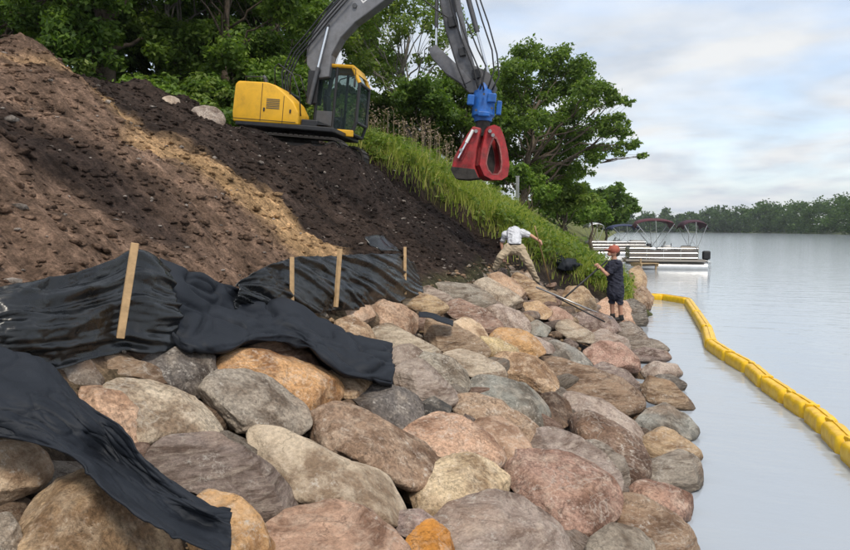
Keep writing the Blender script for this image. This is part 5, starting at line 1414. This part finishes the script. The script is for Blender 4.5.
def cap(mb, f0):
    mb.ball(head - f0 + Vector((0, 0, .035)), .122, 4, (.96, .88, .88)); c = head - f0 + lookd * .125 + Vector((0, 0, .035))
    mb.ball(c, .085, 3, (1.0, .85, .14))
def eyes(mb, f0):
    for s in (-1, 1): mb.ball(head - f0 + lookd * .094 + V3(FWD) * .036 * s + Vector((0, 0, .003)), .011, 2)
def mouth(mb, f0): mb.ball(head - f0 + lookd * .128 + Vector((0, 0, -.062)), .016, 2, (.5, 1.2, .35))
person('person in dark t-shirt, shorts and red cap standing with a pry bar', hit(617, 318, .08, zrock), bones, blobs, [M_SKIN, M_NAVYC, M_NAVYC, M_BOOT, M_HAIR],
       [('cap', cap, M_CAP), ('eyes', eyes, M_BOOT), ('mouth', mouth, M_RED)])
mb = MB(); pa = V3((np.array(wrL) + np.array(wrR)) / 2) - V3(RGT) * .06 + Vector((0, 0, -.03)); pe = V3(hit(562, 300, .12, zrock)); pu = pa + (pa - pe) * .30
mb.tube([pe, pa, pu], .017, 8); o = mb.build('pry_bar', M_BLACK, None, smooth=True); tag(o, 'black pry bar held by the standing person, slanting to the rocks', 'pry bar')
mb = MB(); pts = [hit(x, y, .20, zrock) for x, y in ((536, 287), (560, 297), (585, 307), (612, 319))]; mb.tube([pts[0], pts[-1]], .017, 8); o = mb.build('steel_bar', M_STEEL, None, smooth=True); tag(o, 'long steel bar lying over the boulders between the two workers', 'bar')
mb = MB(); a, b = hit(556, 297, .2, zrock), hit(605, 322, .2, zrock); mb.tube([a, b], .014, 8); o = mb.build('thin_bar', M_BLACK, None, smooth=True); tag(o, 'thin dark rod lying just below the long steel bar', 'bar')
# bent worker, seen from behind
d = depth_of(hit(517, 277, 0.05, zrock)); J = lambda px, py, dz=0.0: V3(at_depth(px, py, d + dz))
hipL, hipR = J(509, 249, .02), J(520, 249.5, 0); kL, kR = J(500.5, 257, -.14), J(529, 264, -.16); aL, aR = J(495, 268.5, 0), J(537, 281, .02)
sacr = J(514.5, 244.5, .02); chest = J(514, 233.5, .30); neck = J(513, 235, .46); head = J(513, 239, .58)
shL, shR = J(505.5, 235, .36), J(523, 233, .36); elL, elR = J(501.5, 243.5, .42), J(531, 235.5, .34); wrL, wrR = J(503.5, 255, .40), J(538, 240, .22)
bones = [(hipL, kL, .108, .074, LOW), (hipR, kR, .108, .074, LOW), (kL, aL, .074, .058, LOW), (kR, aR, .074, .058, LOW),
         (aL, aL + Vector((0, 0, -.07)), .05, .05, BT), (aR, aR + Vector((0, 0, -.07)), .05, .05, BT), (aL + Vector((0, -.03, -.075)), aL + Vector((-.04, .15, -.085)), .045, .036, BT), (aR + Vector((0, -.03, -.075)), aR + Vector((.02, .15, -.085)), .045, .036, BT),
         (hipL, hipR, .125, .125, LOW), ((hipL + hipR) / 2, sacr, .135, .135, LOW), (sacr, chest, .138, .160, TOP), (chest, J(513.5, 234, .40), .150, .10, TOP), (shL, shR, .085, .085, TOP), (J(513, 234.5, .40), neck, .055, .052, SK), (neck, head, .05, .05, SK),
         (shL, shL.lerp(elL, .65), .066, .058, TOP), (shR, shR.lerp(elR, .65), .066, .058, TOP), (shL.lerp(elL, .5), elL, .045, .04, SK), (shR.lerp(elR, .5), elR, .045, .04, SK), (elL, wrL, .04, .028, SK), (elR, wrR, .04, .028, SK)]
bones += hand(wrL, wrL - elL, 1, (.3, -.5, -.6), SK) + hand(wrR, wrR - elR, -1, (-.1, -.3, -1), SK)
fd = (V3(FWD) * .8 + Vector((0, 0, -.6))).normalized()
blobs = [(head, .108, (.85, .95, 1.0), SK), (head + fd * .105, .020, (1, 1, 1), SK), (head - fd * .03 + Vector((0, 0, .02)), .108, (.9, .92, .95), 4)]
person('person in pale grey shirt and khaki trousers bending over the boulders', hit(517, 277, 0, zrock), bones, blobs, [M_SKIN, M_SHIRTW, M_KHAKI, M_BOOT, M_HAIR],
       [('belt', lambda mb, f0: mb.tube([(hipL + hipR) / 2 - f0 + ((sacr - (hipL + hipR) / 2) * 1.0) + (V3(RGT) * math.cos(a_) * .142 + V3(FWD) * math.sin(a_) * .142) for a_ in np.linspace(0, 6.283, 20)], .016, 6), M_BOOT)])
mb = MB(); a = np.array(wrR) + np.array([.01, -.06, .03]); b = hit(550.5, 285, .02, zrock); mb.tube([a + (a - b) * .25, a, b], .012, 8); o = mb.build('wooden_pole', M_WOOD, None, smooth=True); tag(o, 'thin pale pole in the bent worker\'s right hand', 'pole')

# ================================================================== BOATS AND DOCK
def pontoon_boat(name, label, loc, rz, canopies, L=6.4, group='pontoon boats moored along the shore'):
    root = empty(name, loc, (0, 0, rz)); P = lambda mb, n, m, pr=None, **k: mb.build(n, m, pr or root, **k)
    for s in (-1, 1):
        mb = MB(); mb.tube([(-L / 2, s * .85, .10), (-L / 2 + .02, s * .85, .10), (L / 2 - .9, s * .85, .12), (L / 2 - .35, s * .85, .20), (L / 2, s * .85, .36)], [.24, .32, .32, .22, .03], 18); P(mb, 'pontoon', M_ALU, None, autos=40)
    mb = MB(); mb.box((-.1, 0, .50), (L - .5, 2.44, .12), None, .02); dk = P(mb, 'deck', M_SEAT)
    mb = MB(); mb.box((-.1, 0, .575), (L - .7, 2.3, .02)); P(mb, 'carpet', M_PANEL, dk)
    # railing: posts, rails and panels
    hx, hy = L / 2 - .55, 1.14
    runs = [((-hx, -hy), (.1, -hy)), ((.75, -hy), (hx, -hy)), ((-hx, hy), (hx, hy)), ((hx, -hy), (hx, hy)), ((-hx, -hy), (-hx, -.25)), ((-hx, .25), (-hx, hy))]
    for (a, b) in runs:
        Ld = math.hypot(b[0] - a[0], b[1] - a[1]); an = math.atan2(b[1] - a[1], b[0] - a[0]); c = ((a[0] + b[0]) / 2, (a[1] + b[1]) / 2)
        mb = MB()
        for z in (.66, .92, 1.18): mb.tube([(a[0], a[1], z), (b[0], b[1], z)], .022, 6)
        k = max(1, round(Ld / .8))
        for i in range(k + 1): x = a[0] + (b[0] - a[0]) * i / k; y = a[1] + (b[1] - a[1]) * i / k; mb.tube([(x, y, .56), (x, y, 1.18)], .022, 6)
        rl = P(mb, 'railing', M_ALU)
        mb = MB(); mb.box((c[0], c[1], .88), (Ld - .06, .012, .42), Matrix.Rotation(an, 3, 'Z')); P(mb, 'railing_panel', M_PANEL, rl)
    for (x, y, sx, sy) in ((1.7, -.8, 1.5, .5), (1.7, .8, 1.5, .5), (-1.9, .75, 1.3, .55), (-2.1, -.7, .8, .5)):
        x *= L / 6.4; sx *= L / 6.4; mb = MB(); mb.box((x, y, .80), (sx, sy, .42), None, .06); mb.box((x, y + math.copysign(.22, y), 1.10), (sx, .14, .40), None, .05); P(mb, 'seat', M_SEAT)
    mb = MB(); mb.box((-.4, -.7, .95), (.5, .6, .75), None, .06); mb.box((-.3, -.7, 1.42), (.04, .5, .25), Matrix.Rotation(-.4, 3, 'Y'), .01); co = P(mb, 'console', M_WHITE)
    mb = MB(); mb.tube([(-.68 + .02 * math.cos(a), -.7 + .19 * math.cos(a), 1.25 + .19 * math.sin(a)) for a in np.linspace(0, 6.283, 17)], .015, 6); P(mb, 'steering_wheel', M_BLACK, co)
    # outboard
    mb = MB(); mb.box((-L / 2 - .12, 0, .78), (.42, .34, .50), None, .09, 3); mb.box((-L / 2 - .12, 0, .2), (.18, .10, .9), None, .03); mb.tube([(-L / 2 - .3, 0, -.25), (-L / 2 + .1, 0, -.25)], .07, 10); P(mb, 'outboard_motor', M_BLACK)
    for (x, y, z, r_) in ((-L * .28, -.2, .95, .16), (L * .12, .1, .85, .2), (-L * .1, .5, .9, .17)):
        mb = MB(); mb.box((x, y, z), (r_ * 2, r_ * 1.4, r_ * 2.4), Matrix.Rotation(x, 3, 'Z'), .05); P(mb, 'deck_gear', M_BLACK)
    mb = MB()
    for y in (.55, .95): mb.tube([(-L / 2 + .25, y, .55), (-L / 2 - .15, y, .45), (-L / 2 - .2, y, -.3)], .018, 6)
    for z in (.1, .35): mb.tube([(-L / 2 - .17, .55, z), (-L / 2 - .17, .95, z)], .018, 6)
    P(mb, 'ladder', M_ALU)
    for (cx_, Lc, mat, z0) in canopies:
        n1, n2 = 14, 10; Vv = []
        for i in range(n1):
            u = i / (n1 - 1) * 2 - 1
            for j in range(n2):
                v = j / (n2 - 1) * 2 - 1
                z = z0 + .22 * (1 - abs(u) ** 2.6) + .14 * (1 - v * v) - .22 * max(0, abs(u) - .86) / .14
                Vv.append((cx_ + u * Lc / 2, v * 1.18, z))
        F_ = [(i * n2 + j, i * n2 + j + 1, (i + 1) * n2 + j + 1, (i + 1) * n2 + j) for i in range(n1 - 1) for j in range(n2 - 1)]
        co_ = link('canopy', mesh_np('canopy', Vv, F_, True), mat, root); add_solid(co_, .02)
        for s in (-1, 1):
            mb = MB()
            for u in (-.9, 0, .9): mb.tube([(cx_ - .1, s * 1.17, 1.18), (cx_ + u * Lc / 2, s * 1.17, z0 + (.04 if u else .22))], .018, 6)
            P(mb, 'canopy_frame', M_ALU, co_)
    return tag(root, label, 'boat', group)
bA = water_pt(660, 268.5); bB = water_pt(617, 255)
pontoon_boat('pontoon_boat', 'nearer pontoon boat with maroon canopy and railings', (bA[0], bA[1], 0), math.radians(185), [(.45, 2.2, M_MAROON, 2.5), (-1.65, 1.3, M_MAROOND, 2.42)], 4.7)
pontoon_boat('pontoon_boat', 'farther pontoon boat with dark canopy half hidden behind the shore grass', (bB[0] - .3, bB[1], 0), math.radians(196), [(-.8, 2.6, M_NAVY, 2.35), (1.8, 1.4, M_ALU, 2.5)], 6.0)
# dock: planks on posts, running out beside the nearer boat
dk = empty('dock', tuple(water_pt(622, 270))); M0 = dk.location.copy()
e1, e2 = Vector(water_pt(604, 266)), Vector(water_pt(650, 270)); dv = (e2 - e1); Ld = dv.length; dv.normalize(); sv = dv.cross(Vector((0, 0, 1)))
npk = int(Ld / .2)
for i in range(npk):
    mb = MB(); rot = Matrix((dv, sv, Vector((0, 0, 1)))).transposed(); mb.box(e1 + dv * (i + .5) * Ld / npk - M0 + Vector((0, 0, .36 + random.uniform(-.005, .005))), (Ld / npk - .015, 1.2, .04), rot); mb.build('plank', M_DOCK, dk)
for i in range(4):
    for s in (-1, 1):
        mb = MB(); c = e1 + dv * (.15 + i * (Ld - .3) / 3) + sv * s * .52 - M0; mb.tube([c + Vector((0, 0, -1.0)), c + Vector((0, 0, .62 if s > 0 else .33))], .055, 10); mb.build('post', M_DOCK, dk)
for s in (-1, 1):
    mb = MB(); mb.box((e1 + e2) / 2 - M0 + sv * s * .55 + Vector((0, 0, .27)), (Ld, .05, .15), Matrix((dv, sv, Vector((0, 0, 1)))).transposed()); mb.build('side_beam', M_DOCK, dk)
tag(dk, 'small tan wooden dock beside the nearer pontoon boat', 'dock')
# grey marker post in the grass crest
b = on_ground(517, 24); p_ = at_depth(519, 177, 24.0)
mb = MB(); mb.box((0, 0, .45), (.11, .11, 1.7), None, .01); mb.box((0, 0, 1.31), (.14, .14, .03), None, .005); o = mb.build('marker_post', M_STEEL, None); o.location = b; o.location.z = float(p_[2]) - 1.3
tag(o, 'grey square post standing at the top of the grass bank', 'post')
# shore stones beyond the grass
for i, (px, d_) in enumerate(((598, 27), (603, 31), (606, 35), (600, 40), (603, 24))):
    b = at_depth(px, HOR, d_); o = bpy.data.objects.new('shore_stone', protoW[i % 8]); COL.objects.link(o); o.location = (b[0], b[1], 0.12); s_ = .35 + .1 * (i % 3); o.scale = (s_ * 1.3, s_, s_ * .8); o.rotation_euler = (0, 0, i)
    o.color = (*C['grey'], 1); tag(o, 'grey shoreline stone between the grass bank and the boats', 'stone', 'shoreline stones before the boats')

# ================================================================== HAZE
hb = MB(); hb.box((0, 0, 0), (1, 1, 1))
hz = hb.build('haze', None); hz.scale = (1500, 1500, 62); hz.location = (150, 560, 28.6)
hm = bpy.data.materials.new('haze'); hm.use_nodes = True; ht = hm.node_tree; ht.nodes.clear()
ho = ht.nodes.new('ShaderNodeOutputMaterial'); hv = ht.nodes.new('ShaderNodeVolumePrincipled')
hv.inputs['Color'].default_value = (.90, .94, 1.0, 1); hv.inputs['Density'].default_value = 0.0002; hv.inputs['Anisotropy'].default_value = 0.3
ht.links.new(hv.outputs[0], ho.inputs['Volume']); hz.data.materials.append(hm); tag(hz, 'thin pale haze over the river', 'haze', kind='stuff')
